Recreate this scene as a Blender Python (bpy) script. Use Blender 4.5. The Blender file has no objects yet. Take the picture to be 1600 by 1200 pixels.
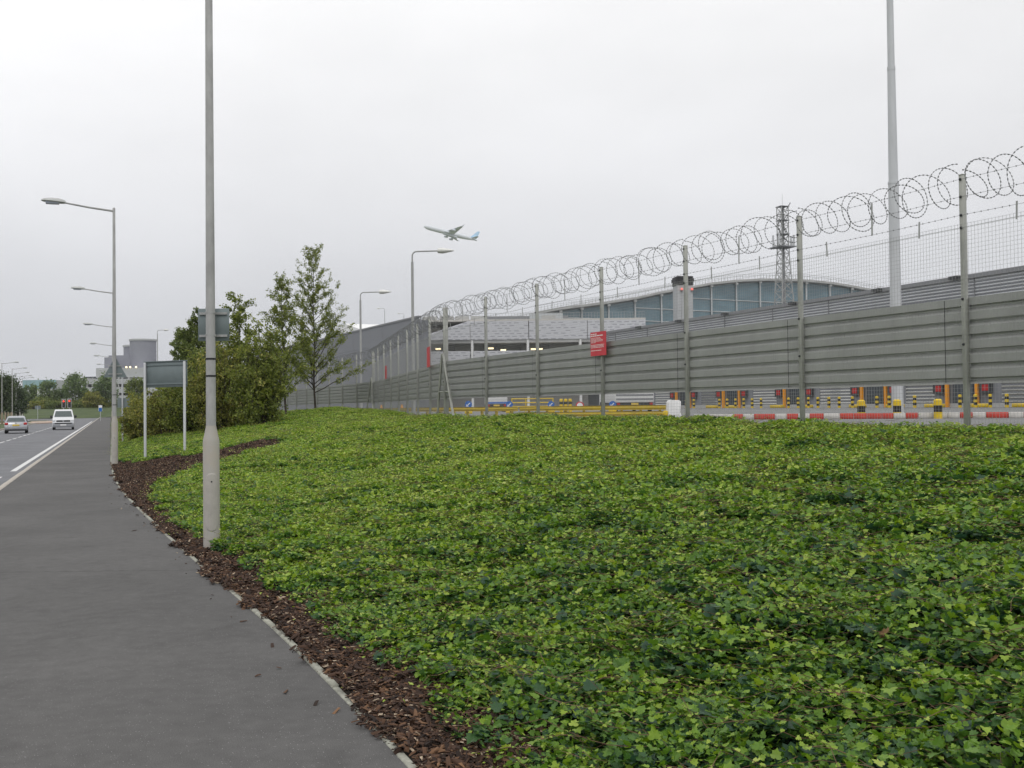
import bpy, math, random
import numpy as np
from mathutils import Matrix, Vector, Euler

random.seed(7)
RNG = np.random.default_rng(11)
SC = bpy.context.scene
COL = SC.collection
R = math.radians

# ------------------------------------------------------------------ camera
CAM_Z = 1.65
cam_data = bpy.data.cameras.new('camera')
cam = bpy.data.objects.new('camera', cam_data)
COL.objects.link(cam)
cam_data.sensor_width = 36.0
cam_data.lens = 36.0
cam_data.clip_start = 0.05
cam_data.clip_end = 9000.0
CAM_ROT = Matrix.Rotation(R(90 + 1.18), 3, 'X') @ Matrix.Rotation(R(-0.65), 3, 'Z')
cam.matrix_world = Matrix.Translation((0, 0, CAM_Z)) @ CAM_ROT.to_4x4()
SC.camera = cam
SC.render.resolution_x, SC.render.resolution_y = 1024, 768

# ------------------------------------------------------------------ sky
SUN_EL, SUN_AZ = R(54), R(178)          # azimuth from +Y towards +X
world = bpy.data.worlds.new('World')
SC.world = world
world.use_nodes = True
wt = world.node_tree
wt.nodes.clear()
def wn(t, **k):
    n = wt.nodes.new(t)
    for a, b in k.items():
        setattr(n, a, b)
    return n
w_out = wn('ShaderNodeOutputWorld')
w_bg = wn('ShaderNodeBackground')
w_tc = wn('ShaderNodeTexCoord')
w_sky = wn('ShaderNodeTexSky', sky_type='NISHITA', sun_disc=False)
w_sky.sun_elevation = SUN_EL
w_sky.sun_rotation = SUN_AZ
w_sky.air_density = 1.0
w_sky.dust_density = 3.0
w_sep = wn('ShaderNodeSeparateXYZ')
wt.links.new(w_tc.outputs['Generated'], w_sep.inputs[0])
w_ramp = wn('ShaderNodeValToRGB')
els = w_ramp.color_ramp.elements
els[0].position = 0.0; els[0].color = (0.66, 0.675, 0.715, 1)
els[1].position = 0.75; els[1].color = (1.24, 1.24, 1.25, 1)
e = els.new(0.10); e.color = (0.76, 0.772, 0.805, 1)
e = els.new(0.20); e.color = (0.91, 0.915, 0.938, 1)
e = els.new(0.36); e.color = (1.10, 1.10, 1.108, 1)
w_map = wn('ShaderNodeMapping')
w_map.inputs['Scale'].default_value = (1.0, 1.0, 2.6)
w_map.inputs['Location'].default_value = (0.32, 0.1, 0.0)
wt.links.new(w_tc.outputs['Generated'], w_map.inputs[0])
w_noi = wn('ShaderNodeTexNoise')
w_noi.inputs['Scale'].default_value = 1.7
w_noi.inputs['Detail'].default_value = 5.0
w_noi.inputs['Roughness'].default_value = 0.5
wt.links.new(w_map.outputs[0], w_noi.inputs['Vector'])
w_mr = wn('ShaderNodeMapRange')
w_mr.inputs['From Min'].default_value = 0.3
w_mr.inputs['From Max'].default_value = 0.7
w_mr.inputs['To Min'].default_value = 0.87
w_mr.inputs['To Max'].default_value = 1.08
wt.links.new(w_noi.outputs['Fac'], w_mr.inputs['Value'])
w_mul = wn('ShaderNodeMix', data_type='RGBA', blend_type='MULTIPLY')
w_mul.inputs[0].default_value = 1.0
wt.links.new(w_sep.outputs['Z'], w_ramp.inputs['Fac'])
wt.links.new(w_ramp.outputs['Color'], w_mul.inputs[6])
wt.links.new(w_mr.outputs['Result'], w_mul.inputs[7])
w_hs = wn('ShaderNodeHueSaturation')
w_hs.inputs['Saturation'].default_value = 0.25
w_hs.inputs['Value'].default_value = 0.08
wt.links.new(w_sky.outputs['Color'], w_hs.inputs['Color'])
w_mix = wn('ShaderNodeMix', data_type='RGBA')
w_mix.inputs[0].default_value = 0.94
wt.links.new(w_hs.outputs['Color'], w_mix.inputs[6])
wt.links.new(w_mul.outputs[2], w_mix.inputs[7])
wt.links.new(w_mix.outputs[2], w_bg.inputs['Color'])
w_bg.inputs['Strength'].default_value = 1.0
wt.links.new(w_bg.outputs[0], w_out.inputs[0])

sun_data = bpy.data.lights.new('sun', 'SUN')
sun_data.energy = 0.75
sun_data.angle = R(25)
sun_data.color = (1.0, 0.97, 0.93)
sun = bpy.data.objects.new('sun', sun_data)
COL.objects.link(sun)
_sd = Vector((math.sin(SUN_AZ) * math.cos(SUN_EL), math.cos(SUN_AZ) * math.cos(SUN_EL), math.sin(SUN_EL)))
sun.rotation_euler = _sd.to_track_quat('Z', 'Y').to_euler()
sun.location = (30, 30, 60)
SC.view_settings.view_transform = 'Standard'
SC.view_settings.look = 'None'
SC.view_settings.exposure = 0.0
SC.view_settings.gamma = 1.0
SC.view_settings.use_curve_mapping = False
SC.render.engine = 'CYCLES'
SC.cycles.max_bounces = 6
SC.cycles.transparent_max_bounces = 16

# ------------------------------------------------------------------ frames of reference
RZ = math.atan2(0.365, 0.931)                 # local +Y along the road, local +X away from it
CR, SR = math.cos(RZ), math.sin(RZ)
def PQ(p, q, z=0.0):                          # p across the road (to the right), q along it
    return Vector((p * CR - q * SR, p * SR + q * CR, z))
def toPQ(x, y):
    return x * CR + y * SR, -x * SR + y * CR
def at(u, v, depth):                          # a point seen at (u, v) of the 1600 x 1200 photo, `depth` metres ahead
    d = CAM_ROT @ Vector(((u - 800) / 1600, (600 - v) / 1600, -1))
    d *= depth / d.y
    return Vector((d.x, d.y, d.z + CAM_Z))
def on_line(u, p):                            # where the sight column u meets the line p = const
    a = at(u, 620, 1.0)
    s = p / (a.x * CR + a.y * SR)
    return a.x * s, a.y * s

# ------------------------------------------------------------------ materials
def nset(nt, t, **k):
    n = nt.nodes.new(t)
    for a, b in k.items():
        setattr(n, a, b)
    return n
def mat(name, col, rough=0.6, metal=0.0, var=0.12, scale=6.0, bump=0.0, bscale=60.0, spec=0.4, col2=None, thr=None, stretch=None, emit=None, piece=0.0):
    m = bpy.data.materials.new(name)
    m.use_nodes = True
    nt = m.node_tree
    b = nt.nodes['Principled BSDF']
    b.inputs['Roughness'].default_value = rough
    b.inputs['Metallic'].default_value = metal
    b.inputs['Specular IOR Level'].default_value = spec
    if emit:
        b.inputs['Emission Color'].default_value = (*emit[0], 1)
        b.inputs['Emission Strength'].default_value = emit[1]
    tc = nset(nt, 'ShaderNodeTexCoord')
    vec = tc.outputs['Object']
    if stretch:
        mp = nset(nt, 'ShaderNodeMapping')
        mp.inputs['Scale'].default_value = stretch
        nt.links.new(vec, mp.inputs[0]); vec = mp.outputs[0]
    no = nset(nt, 'ShaderNodeTexNoise')
    no.inputs['Scale'].default_value = scale
    no.inputs['Detail'].default_value = 6.0
    no.inputs['Roughness'].default_value = 0.65
    nt.links.new(vec, no.inputs['Vector'])
    cr = nset(nt, 'ShaderNodeValToRGB')
    c0 = tuple(max(0.0, c * (1 - 2 * var)) for c in col)
    c1 = tuple(min(1.0, c * (1 + 2 * var)) for c in col) if col2 is None else col2
    if col2 is not None:
        c0 = col
    lo, hi = thr if thr else (0.25, 0.75)
    cr.color_ramp.elements[0].position = lo; cr.color_ramp.elements[0].color = (*c0, 1)
    cr.color_ramp.elements[1].position = hi; cr.color_ramp.elements[1].color = (*c1, 1)
    nt.links.new(no.outputs['Fac'], cr.inputs['Fac'])
    cout = cr.outputs['Color']
    if piece > 0:                              # every sheet has faded a little differently
        oi = nset(nt, 'ShaderNodeObjectInfo'); pr_ = nset(nt, 'ShaderNodeMapRange')
        pr_.inputs['To Min'].default_value = 1 - piece; pr_.inputs['To Max'].default_value = 1 + piece
        nt.links.new(oi.outputs['Random'], pr_.inputs['Value'])
        pm = nset(nt, 'ShaderNodeMix', data_type='RGBA', blend_type='MULTIPLY'); pm.inputs[0].default_value = 1
        nt.links.new(cout, pm.inputs[6]); nt.links.new(pr_.outputs[0], pm.inputs[7]); cout = pm.outputs[2]
    nt.links.new(cout, b.inputs['Base Color'])
    if bump > 0:
        n2 = nset(nt, 'ShaderNodeTexNoise')
        n2.inputs['Scale'].default_value = bscale
        n2.inputs['Detail'].default_value = 4.0
        nt.links.new(vec, n2.inputs['Vector'])
        bp = nset(nt, 'ShaderNodeBump')
        bp.inputs['Strength'].default_value = bump
        bp.inputs['Distance'].default_value = 0.01
        nt.links.new(n2.outputs['Fac'], bp.inputs['Height'])
        nt.links.new(bp.outputs['Normal'], b.inputs['Normal'])
    return m

def asphalt(name, base, speck, seams=False):
    m = bpy.data.materials.new(name); m.use_nodes = True
    nt = m.node_tree; b = nt.nodes['Principled BSDF']
    b.inputs['Roughness'].default_value = 0.85
    b.inputs['Specular IOR Level'].default_value = 0.25
    tc = nset(nt, 'ShaderNodeTexCoord')
    big = nset(nt, 'ShaderNodeTexNoise'); big.inputs['Scale'].default_value = 0.55; big.inputs['Detail'].default_value = 7; big.inputs['Roughness'].default_value = 0.6
    mid = nset(nt, 'ShaderNodeTexNoise'); mid.inputs['Scale'].default_value = 9; mid.inputs['Detail'].default_value = 5
    fine = nset(nt, 'ShaderNodeTexNoise'); fine.inputs['Scale'].default_value = 190; fine.inputs['Detail'].default_value = 2
    vor = nset(nt, 'ShaderNodeTexVoronoi'); vor.inputs['Scale'].default_value = 130
    for n in (big, mid, fine, vor):
        nt.links.new(tc.outputs['Object'], n.inputs['Vector'])
    r1 = nset(nt, 'ShaderNodeValToRGB')
    r1.color_ramp.elements[0].position = 0.3; r1.color_ramp.elements[0].color = (*[c * 0.80 for c in base], 1)
    r1.color_ramp.elements[1].position = 0.7; r1.color_ramp.elements[1].color = (*[c * 1.14 for c in base], 1)
    nt.links.new(big.outputs['Fac'], r1.inputs['Fac'])
    r2 = nset(nt, 'ShaderNodeMapRange'); r2.inputs['From Min'].default_value = 0.3; r2.inputs['From Max'].default_value = 0.7
    r2.inputs['To Min'].default_value = 0.90; r2.inputs['To Max'].default_value = 1.10
    nt.links.new(mid.outputs['Fac'], r2.inputs['Value'])
    r3 = nset(nt, 'ShaderNodeMapRange'); r3.inputs['From Min'].default_value = 0.3; r3.inputs['From Max'].default_value = 0.7
    r3.inputs['To Min'].default_value = 0.72; r3.inputs['To Max'].default_value = 1.28
    nt.links.new(fine.outputs['Fac'], r3.inputs['Value'])
    mu = nset(nt, 'ShaderNodeMath', operation='MULTIPLY')
    nt.links.new(r2.outputs[0], mu.inputs[0]); nt.links.new(r3.outputs[0], mu.inputs[1])
    mx = nset(nt, 'ShaderNodeMix', data_type='RGBA', blend_type='MULTIPLY'); mx.inputs[0].default_value = 1
    nt.links.new(r1.outputs['Color'], mx.inputs[6]); nt.links.new(mu.outputs[0], mx.inputs[7])
    # old damp stains
    st = nset(nt, 'ShaderNodeTexNoise'); st.inputs['Scale'].default_value = 1.7; st.inputs['Detail'].default_value = 8; st.inputs['Roughness'].default_value = 0.7
    nt.links.new(tc.outputs['Object'], st.inputs['Vector'])
    sr_ = nset(nt, 'ShaderNodeMapRange'); sr_.inputs['From Min'].default_value = 0.56; sr_.inputs['From Max'].default_value = 0.68
    sr_.inputs['To Min'].default_value = 1.0; sr_.inputs['To Max'].default_value = 0.84
    nt.links.new(st.outputs['Fac'], sr_.inputs['Value'])
    ms_ = nset(nt, 'ShaderNodeMix', data_type='RGBA', blend_type='MULTIPLY'); ms_.inputs[0].default_value = 1
    nt.links.new(mx.outputs[2], ms_.inputs[6]); nt.links.new(sr_.outputs[0], ms_.inputs[7]); mx = ms_
    # sparse pale stones
    wn_ = nset(nt, 'ShaderNodeTexWhiteNoise', noise_dimensions='3D')
    nt.links.new(vor.outputs['Position'], wn_.inputs['Vector'])
    g = nset(nt, 'ShaderNodeMath', operation='GREATER_THAN'); g.inputs[1].default_value = 0.965
    nt.links.new(wn_.outputs['Value'], g.inputs[0])
    l = nset(nt, 'ShaderNodeMath', operation='LESS_THAN'); l.inputs[1].default_value = 0.35
    nt.links.new(vor.outputs['Distance'], l.inputs[0])
    m2 = nset(nt, 'ShaderNodeMath', operation='MULTIPLY')
    nt.links.new(g.outputs[0], m2.inputs[0]); nt.links.new(l.outputs[0], m2.inputs[1])
    mx2 = nset(nt, 'ShaderNodeMix', data_type='RGBA'); mx2.inputs[7].default_value = (*speck, 1)
    nt.links.new(m2.outputs[0], mx2.inputs[0]); nt.links.new(mx.outputs[2], mx2.inputs[6])
    out = mx2.outputs[2]
    if seams:                                  # faint joints where one day's laying met the next
        sp = nset(nt, 'ShaderNodeSeparateXYZ'); nt.links.new(tc.outputs['Object'], sp.inputs[0])
        ad = nset(nt, 'ShaderNodeMath', operation='MULTIPLY_ADD'); ad.inputs[1].default_value = 0.18
        nt.links.new(mid.outputs['Fac'], ad.inputs[0]); nt.links.new(sp.outputs['Y'], ad.inputs[2])
        mo = nset(nt, 'ShaderNodeMath', operation='PINGPONG'); mo.inputs[1].default_value = 5.3
        nt.links.new(ad.outputs[0], mo.inputs[0])
        le = nset(nt, 'ShaderNodeMath', operation='LESS_THAN'); le.inputs[1].default_value = 0.03
        nt.links.new(mo.outputs[0], le.inputs[0])
        f = nset(nt, 'ShaderNodeMath', operation='MULTIPLY'); f.inputs[1].default_value = 0.4
        nt.links.new(le.outputs[0], f.inputs[0])
        mx3 = nset(nt, 'ShaderNodeMix', data_type='RGBA'); mx3.inputs[7].default_value = (*[c * 0.5 for c in base], 1)
        nt.links.new(f.outputs[0], mx3.inputs[0]); nt.links.new(out, mx3.inputs[6]); out = mx3.outputs[2]
    nt.links.new(out, b.inputs['Base Color'])
    bp = nset(nt, 'ShaderNodeBump'); bp.inputs['Strength'].default_value = 0.5; bp.inputs['Distance'].default_value = 0.004
    nt.links.new(fine.outputs['Fac'], bp.inputs['Height']); nt.links.new(bp.outputs['Normal'], b.inputs['Normal'])
    return m

def leafmat(name, ramp, rough=0.5, trans=0.25, world_scale=0.5, world_amt=0.25, spec=0.35, grown=False):
    """leaf colour from a per-leaf random value, drifting slowly over the plant"""
    m = bpy.data.materials.new(name); m.use_nodes = True
    nt = m.node_tree; b = nt.nodes['Principled BSDF']
    b.inputs['Roughness'].default_value = rough
    b.inputs['Specular IOR Level'].default_value = spec
    at_ = nset(nt, 'ShaderNodeAttribute', attribute_name='tint')
    geo = nset(nt, 'ShaderNodeNewGeometry')
    no = nset(nt, 'ShaderNodeTexNoise'); no.inputs['Scale'].default_value = world_scale; no.inputs['Detail'].default_value = 4
    nt.links.new(geo.outputs['Position'], no.inputs['Vector'])
    ma = nset(nt, 'ShaderNodeMath', operation='MULTIPLY_ADD'); ma.inputs[1].default_value = world_amt * 2; ma.inputs[2].default_value = -world_amt
    nt.links.new(no.outputs['Fac'], ma.inputs[0])
    ad = nset(nt, 'ShaderNodeMath', operation='ADD', use_clamp=True)
    if grown:                                  # some clumps carry more young growth than others
        yg = nset(nt, 'ShaderNodeAttribute', attribute_name='young', attribute_type='INSTANCER')
        a2 = nset(nt, 'ShaderNodeMath', operation='ADD')
        nt.links.new(ma.outputs[0], a2.inputs[0]); nt.links.new(yg.outputs['Fac'], a2.inputs[1]); ma = a2
    nt.links.new(at_.outputs['Fac'], ad.inputs[0]); nt.links.new(ma.outputs[0], ad.inputs[1])
    cr = nset(nt, 'ShaderNodeValToRGB')
    el = cr.color_ramp.elements
    while len(el) < len(ramp):
        el.new(0.5)
    for i, (p, c) in enumerate(ramp):
        el[i].position = p; el[i].color = (*c, 1)
    nt.links.new(ad.outputs[0], cr.inputs['Fac'])
    nt.links.new(cr.outputs['Color'], b.inputs['Base Color'])
    if trans > 0:
        tr = nset(nt, 'ShaderNodeBsdfTranslucent')
        hs = nset(nt, 'ShaderNodeHueSaturation'); hs.inputs['Value'].default_value = 1.3; hs.inputs['Saturation'].default_value = 1.1
        nt.links.new(cr.outputs['Color'], hs.inputs['Color']); nt.links.new(hs.outputs['Color'], tr.inputs['Color'])
        mx = nset(nt, 'ShaderNodeMixShader'); mx.inputs[0].default_value = trans
        nt.links.new(b.outputs[0], mx.inputs[1]); nt.links.new(tr.outputs[0], mx.inputs[2])
        nt.links.new(mx.outputs[0], nt.nodes['Material Output'].inputs['Surface'])
    return m

M = {}
M['path'] = asphalt('pavement_asphalt', (0.099, 0.0965, 0.094), (0.27, 0.265, 0.26), True)
M['road'] = asphalt('road_asphalt', (0.165, 0.168, 0.178), (0.3, 0.3, 0.3))
M['yard'] = asphalt('yard_concrete', (0.185, 0.185, 0.183), (0.36, 0.36, 0.35))
M['kerb'] = mat('kerb_concrete', (0.42, 0.385, 0.34), 0.85, var=0.14, scale=7, bump=0.3)
M['edging'] = mat('edging_concrete', (0.28, 0.28, 0.235), 0.9, var=0.32, scale=7, bump=0.4)
M['line'] = mat('road_paint', (0.62, 0.62, 0.61), 0.7, var=0.10, scale=12)
M['buff'] = mat('buff_surfacing', (0.44, 0.33, 0.26), 0.85, var=0.08, scale=2)
M['soil'] = mat('dark_soil', (0.022, 0.017, 0.012), 0.95, var=0.3, scale=8, bump=0.6)
M['grass'] = mat('far_grass', (0.032, 0.056, 0.016), 0.9, col2=(0.078, 0.105, 0.028), scale=0.45, bump=0.8, bscale=8)
M['grassland'] = mat('rough_grassland', (0.07, 0.10, 0.03), 0.9, col2=(0.12, 0.14, 0.06), scale=0.05)
M['galv'] = mat('galvanised_steel', (0.36, 0.365, 0.36), 0.55, 0.25, var=0.10, scale=14, bump=0.1, stretch=(1, 1, 0.35))
M['galv_warm'] = mat('galvanised_post', (0.36, 0.365, 0.335), 0.6, 0.2, var=0.14, scale=8, stretch=(1, 1, 0.3))
M['column'] = mat('lamp_column_steel', (0.37, 0.37, 0.365), 0.65, 0.15, var=0.15, scale=5, bump=0.15, stretch=(1, 1, 0.4))
M['column_foot'] = mat('lamp_column_foot', (0.40, 0.395, 0.375), 0.7, 0.1, col2=(0.44, 0.385, 0.31), scale=3.2, thr=(0.35, 0.8), bump=0.15)
M['door'] = mat('column_door', (0.42, 0.40, 0.365), 0.65, 0.1, var=0.08, scale=6)
M['mast'] = mat('pale_mast_steel', (0.52, 0.535, 0.55), 0.5, 0.1, var=0.07, scale=2, stretch=(1, 1, 0.2))
M['black'] = mat('black_band', (0.018, 0.018, 0.02), 0.6)
M['dark'] = mat('dark_metal', (0.05, 0.052, 0.056), 0.55, 0.2)
M['signback'] = mat('grey_sign_back', (0.165, 0.20, 0.205), 0.55, 0.1, var=0.05, scale=3)
M['lens'] = mat('lamp_lens', (0.24, 0.27, 0.32), 0.15, spec=0.6)
M['lamp'] = mat('lamp_housing', (0.46, 0.47, 0.46), 0.5, var=0.05)
M['lamp_white'] = mat('pale_lamp_housing', (0.70, 0.70, 0.67), 0.45, var=0.05)
M['cladding'] = mat('fence_cladding', (0.325, 0.33, 0.318), 0.5, 0.1, var=0.055, scale=1.6, stretch=(2.0, 2.0, 0.4), bump=0.05, piece=0.07)
M['wire'] = mat('fence_wire', (0.34, 0.345, 0.34), 0.55, 0.4)
M['razor'] = mat('razor_tape', (0.15, 0.155, 0.155), 0.5, 0.4)
M['red'] = mat('red_sign_paint', (0.56, 0.035, 0.05), 0.45, var=0.06)
M['white'] = mat('white_paint', (0.78, 0.78, 0.77), 0.5, var=0.04)
M['offwhite'] = mat('offwhite_concrete', (0.55, 0.53, 0.50), 0.75, var=0.08)
M['kerbred'] = mat('red_kerb_paint', (0.48, 0.055, 0.04), 0.6, var=0.12)
M['yellow'] = mat('yellow_paint', (0.66, 0.46, 0.012), 0.5, var=0.07)
M['yellow_dull'] = mat('yellow_rail_paint', (0.50, 0.36, 0.015), 0.55, var=0.10)
M['orange'] = mat('orange_paint', (0.75, 0.30, 0.01), 0.5, var=0.05)
M['blue'] = mat('blue_sign_paint', (0.02, 0.12, 0.42), 0.45, var=0.05)
M['label_yellow'] = mat('pale_yellow_label', (0.52, 0.50, 0.26), 0.5)
M['bark'] = mat('tree_bark', (0.055, 0.045, 0.036), 0.9, var=0.25, scale=20, bump=0.5)
M['vine'] = mat('ivy_vine', (0.13, 0.075, 0.045), 0.8, var=0.2, scale=20)
M['leaf_ivy'] = leafmat('ivy_leaf', [(0.0, (0.032, 0.078, 0.040)), (0.22, (0.058, 0.132, 0.030)), (0.5, (0.135, 0.25, 0.028)), (0.8, (0.285, 0.40, 0.045)), (1.0, (0.43, 0.50, 0.11))], 0.42, 0.28, 0.35, 0.12, 0.30, True)
M['leaf_olive'] = leafmat('olive_leaf', [(0.0, (0.07, 0.10, 0.022)), (0.5, (0.185, 0.225, 0.046)), (0.85, (0.33, 0.35, 0.08)), (1.0, (0.44, 0.40, 0.13))], 0.55, 0.36, 0.5, 0.2)
M['leaf_brown'] = leafmat('browning_leaf', [(0.0, (0.085, 0.108, 0.024)), (0.5, (0.215, 0.228, 0.05)), (0.85, (0.33, 0.30, 0.08)), (1.0, (0.42, 0.35, 0.12))], 0.6, 0.36, 0.5, 0.2)
M['leaf_green'] = leafmat('green_leaf', [(0.0, (0.06, 0.095, 0.025)), (0.5, (0.14, 0.18, 0.045)), (1.0, (0.27, 0.30, 0.09))], 0.6, 0.3, 0.2, 0.2)
M['leaf_dark'] = leafmat('dark_leaf', [(0.0, (0.018, 0.035, 0.014)), (0.5, (0.045, 0.072, 0.024)), (1.0, (0.10, 0.13, 0.045))], 0.6, 0.2, 0.2, 0.2)
M['leaf_far'] = leafmat('far_leaf', [(0.0, (0.075, 0.12, 0.055)), (0.5, (0.14, 0.20, 0.075)), (1.0, (0.25, 0.30, 0.12))], 0.65, 0.2, 0.2, 0.15)
M['leaf_dead'] = mat('dead_leaf', (0.10, 0.05, 0.022), 0.7, col2=(0.20, 0.12, 0.045), scale=30)
M['chip'] = leafmat('bark_chip', [(0.0, (0.014, 0.009, 0.007)), (0.45, (0.048, 0.026, 0.017)), (0.75, (0.10, 0.052, 0.028)), (0.93, (0.22, 0.12, 0.06)), (1.0, (0.45, 0.36, 0.26))], 0.8, 0.0, 1.5, 0.08, 0.3)
M['silver'] = mat('silver_car_paint', (0.36, 0.37, 0.395), 0.25, 0.35, var=0.02, spec=0.6)
M['van'] = mat('pale_van_paint', (0.66, 0.67, 0.69), 0.25, 0.2, var=0.02, spec=0.6)
M['carglass'] = mat('car_glass', (0.055, 0.075, 0.075), 0.08, spec=0.7)
M['tyre'] = mat('tyre_rubber', (0.015, 0.015, 0.016), 0.85)
M['rim'] = mat('wheel_rim', (0.32, 0.33, 0.34), 0.4, 0.5)
M['tail'] = mat('tail_light_red', (0.42, 0.02, 0.02), 0.25)
M['plate_y'] = mat('yellow_plate', (0.70, 0.50, 0.08), 0.5)
M['trim'] = mat('dark_trim', (0.025, 0.026, 0.028), 0.6)
M['headlamp'] = mat('headlamp_glass', (0.55, 0.57, 0.58), 0.15, spec=0.7)
M['redlight'] = mat('red_signal_lamp', (0.7, 0.03, 0.02), 0.4, emit=((1.0, 0.06, 0.03), 2.2))
M['warmlight'] = mat('lit_fluorescent_lamp', (0.9, 0.8, 0.6), 0.4, emit=((1.0, 0.80, 0.45), 2.0))
M['redbeacon'] = mat('red_beacon_lamp', (0.7, 0.1, 0.08), 0.4, emit=((1.0, 0.25, 0.2), 0.7))
M['wcladding'] = mat('silver_cladding', (0.60, 0.61, 0.63), 0.45, 0.2, var=0.05, scale=0.7)
M['wroof'] = mat('grey_roof_edge', (0.22, 0.225, 0.235), 0.55, 0.1)
M['concrete'] = mat('pale_concrete', (0.42, 0.42, 0.41), 0.8, var=0.08, scale=0.3)
M['interior_shade'] = mat('shadowed_interior_grey', (0.14, 0.14, 0.14), 0.9, var=0.2, scale=0.3)  # shade inside the car park decks, put into a dark base colour
M['greywall'] = mat('grey_wall_panel', (0.205, 0.213, 0.232), 0.65, var=0.04, scale=0.2, stretch=(0.3, 0.3, 2))
M['silo'] = mat('silo_cladding', (0.27, 0.275, 0.315), 0.6, 0.1, var=0.04, scale=0.4)
M['paleblock'] = mat('pale_far_wall', (0.44, 0.45, 0.46), 0.8, var=0.05, scale=0.2)
M['glass'] = mat('terminal_glass', (0.115, 0.19, 0.225), 0.18, var=0.18, scale=0.10, spec=0.55, stretch=(1, 1, 2.2))
M['glass_dark'] = mat('dark_window', (0.05, 0.06, 0.07), 0.25, spec=0.5)
M['teal'] = mat('teal_glass', (0.27, 0.41, 0.45), 0.3, var=0.08, scale=0.08)
M['mullion'] = mat('pale_mullion', (0.50, 0.52, 0.53), 0.5)
M['airframe'] = mat('airliner_white', (0.66, 0.69, 0.72), 0.35, var=0.02, scale=0.05)
M['wing'] = mat('airliner_wing', (0.66, 0.70, 0.76), 0.45, var=0.02, scale=0.05)
M['tailfin'] = mat('airliner_tail_blue', (0.40, 0.60, 0.78), 0.4, var=0.12, scale=0.12)
M['timber'] = mat('timber_post', (0.26, 0.205, 0.15), 0.85, var=0.2)

# ------------------------------------------------------------------ mesh helpers
class MB:
    def __init__(s):
        s.v, s.f, s.m = [], [], []
    def add(s, vs, fs, mi=0):
        o = len(s.v)
        s.v += [tuple(v) for v in vs]
        s.f += [tuple(i + o for i in f) for f in fs]
        s.m += [mi] * len(fs)
        return s
    def box(s, x0, x1, y0, y1, z0, z1, mi=0, mtx=None):
        vs = [Vector(p) for p in ((x0, y0, z0), (x1, y0, z0), (x1, y1, z0), (x0, y1, z0), (x0, y0, z1), (x1, y0, z1), (x1, y1, z1), (x0, y1, z1))]
        if mtx is not None:
            vs = [mtx @ v for v in vs]
        return s.add(vs, [(0, 3, 2, 1), (4, 5, 6, 7), (0, 1, 5, 4), (1, 2, 6, 5), (2, 3, 7, 6), (3, 0, 4, 7)], mi)
    def cbox(s, c, size, rz=0.0, rx=0.0, ry=0.0, mi=0):
        m = Matrix.Translation(c) @ Euler((rx, ry, rz)).to_matrix().to_4x4()
        a, b, d = (k / 2 for k in size)
        return s.box(-a, a, -b, b, -d, d, mi, m)
    def tube(s, pts, rad, n=8, mi=0, caps=True):
        pts = [Vector(p) for p in pts]
        if not hasattr(rad, '__len__'):
            rad = [rad] * len(pts)
        vs, fs = [], []
        up = None
        for i, p in enumerate(pts):
            t = (pts[min(i + 1, len(pts) - 1)] - pts[max(i - 1, 0)])
            t = t.normalized() if t.length > 1e-9 else Vector((0, 0, 1))
            if up is None:
                up = Vector((1, 0, 0)) if abs(t.x) < 0.8 else Vector((0, 1, 0))
            a = (up - t * up.dot(t)).normalized()
            up = a
            b = t.cross(a)
            for k in range(n):
                th = 2 * math.pi * k / n
                vs.append(p + (a * math.cos(th) + b * math.sin(th)) * rad[i])
        for i in range(len(pts) - 1):
            for k in range(n):
                k2 = (k + 1) % n
                fs.append((i * n + k, i * n + k2, (i + 1) * n + k2, (i + 1) * n + k))
        if caps:
            fs.append(tuple(reversed(range(n))))
            fs.append(tuple((len(pts) - 1) * n + k for k in range(n)))
        return s.add(vs, fs, mi)
    def lathe(s, prof, n=20, c=(0, 0), mi=0, mtx=None):
        vs, fs = [], []
        for r, z in prof:
            for k in range(n):
                th = 2 * math.pi * k / n
                vs.append(Vector((c[0] + r * math.cos(th), c[1] + r * math.sin(th), z)))
        for i in range(len(prof) - 1):
            for k in range(n):
                k2 = (k + 1) % n
                fs.append((i * n + k, i * n + k2, (i + 1) * n + k2, (i + 1) * n + k))
        fs.append(tuple(reversed(range(n))))
        fs.append(tuple((len(prof) - 1) * n + k for k in range(n)))
        if mtx is not None:
            vs = [mtx @ v for v in vs]
        return s.add(vs, fs, mi)
    def prism(s, poly, a0, a1, axis='y', mi=0):
        """poly in the plane across `axis`, swept from a0 to a1"""
        def mk(p, a):
            return {'x': (a, p[0], p[1]), 'y': (p[0], a, p[1]), 'z': (p[0], p[1], a)}[axis]
        n = len(poly)
        vs = [mk(p, a0) for p in poly] + [mk(p, a1) for p in poly]
        fs = [tuple(range(n)), tuple(reversed(range(n, 2 * n)))] + [(i, i + n, (i + 1) % n + n, (i + 1) % n) for i in range(n)]
        return s.add(vs, fs, mi)
    def mesh(s, name, mats, smooth=False):
        me = bpy.data.meshes.new(name)
        me.from_pydata(s.v, [], s.f)
        for m in (mats if isinstance(mats, (list, tuple)) else [mats]):
            me.materials.append(M[m] if isinstance(m, str) else m)
        if len(set(s.m)) > 1:
            me.polygons.foreach_set('material_index', s.m)
        import bmesh
        bm = bmesh.new(); bm.from_mesh(me)
        bmesh.ops.recalc_face_normals(bm, faces=bm.faces)
        bm.to_mesh(me); bm.free()
        if smooth:
            me.shade_smooth()
            try:
                me.set_sharp_from_angle(angle=R(38))
            except Exception:
                pass
        return me
    def build(s, name, mats, parent=None, loc=(0, 0, 0), rz=0.0, smooth=False, rot=None):
        return put(name, s.mesh(name, mats, smooth), parent, loc, rz, rot)

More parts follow.
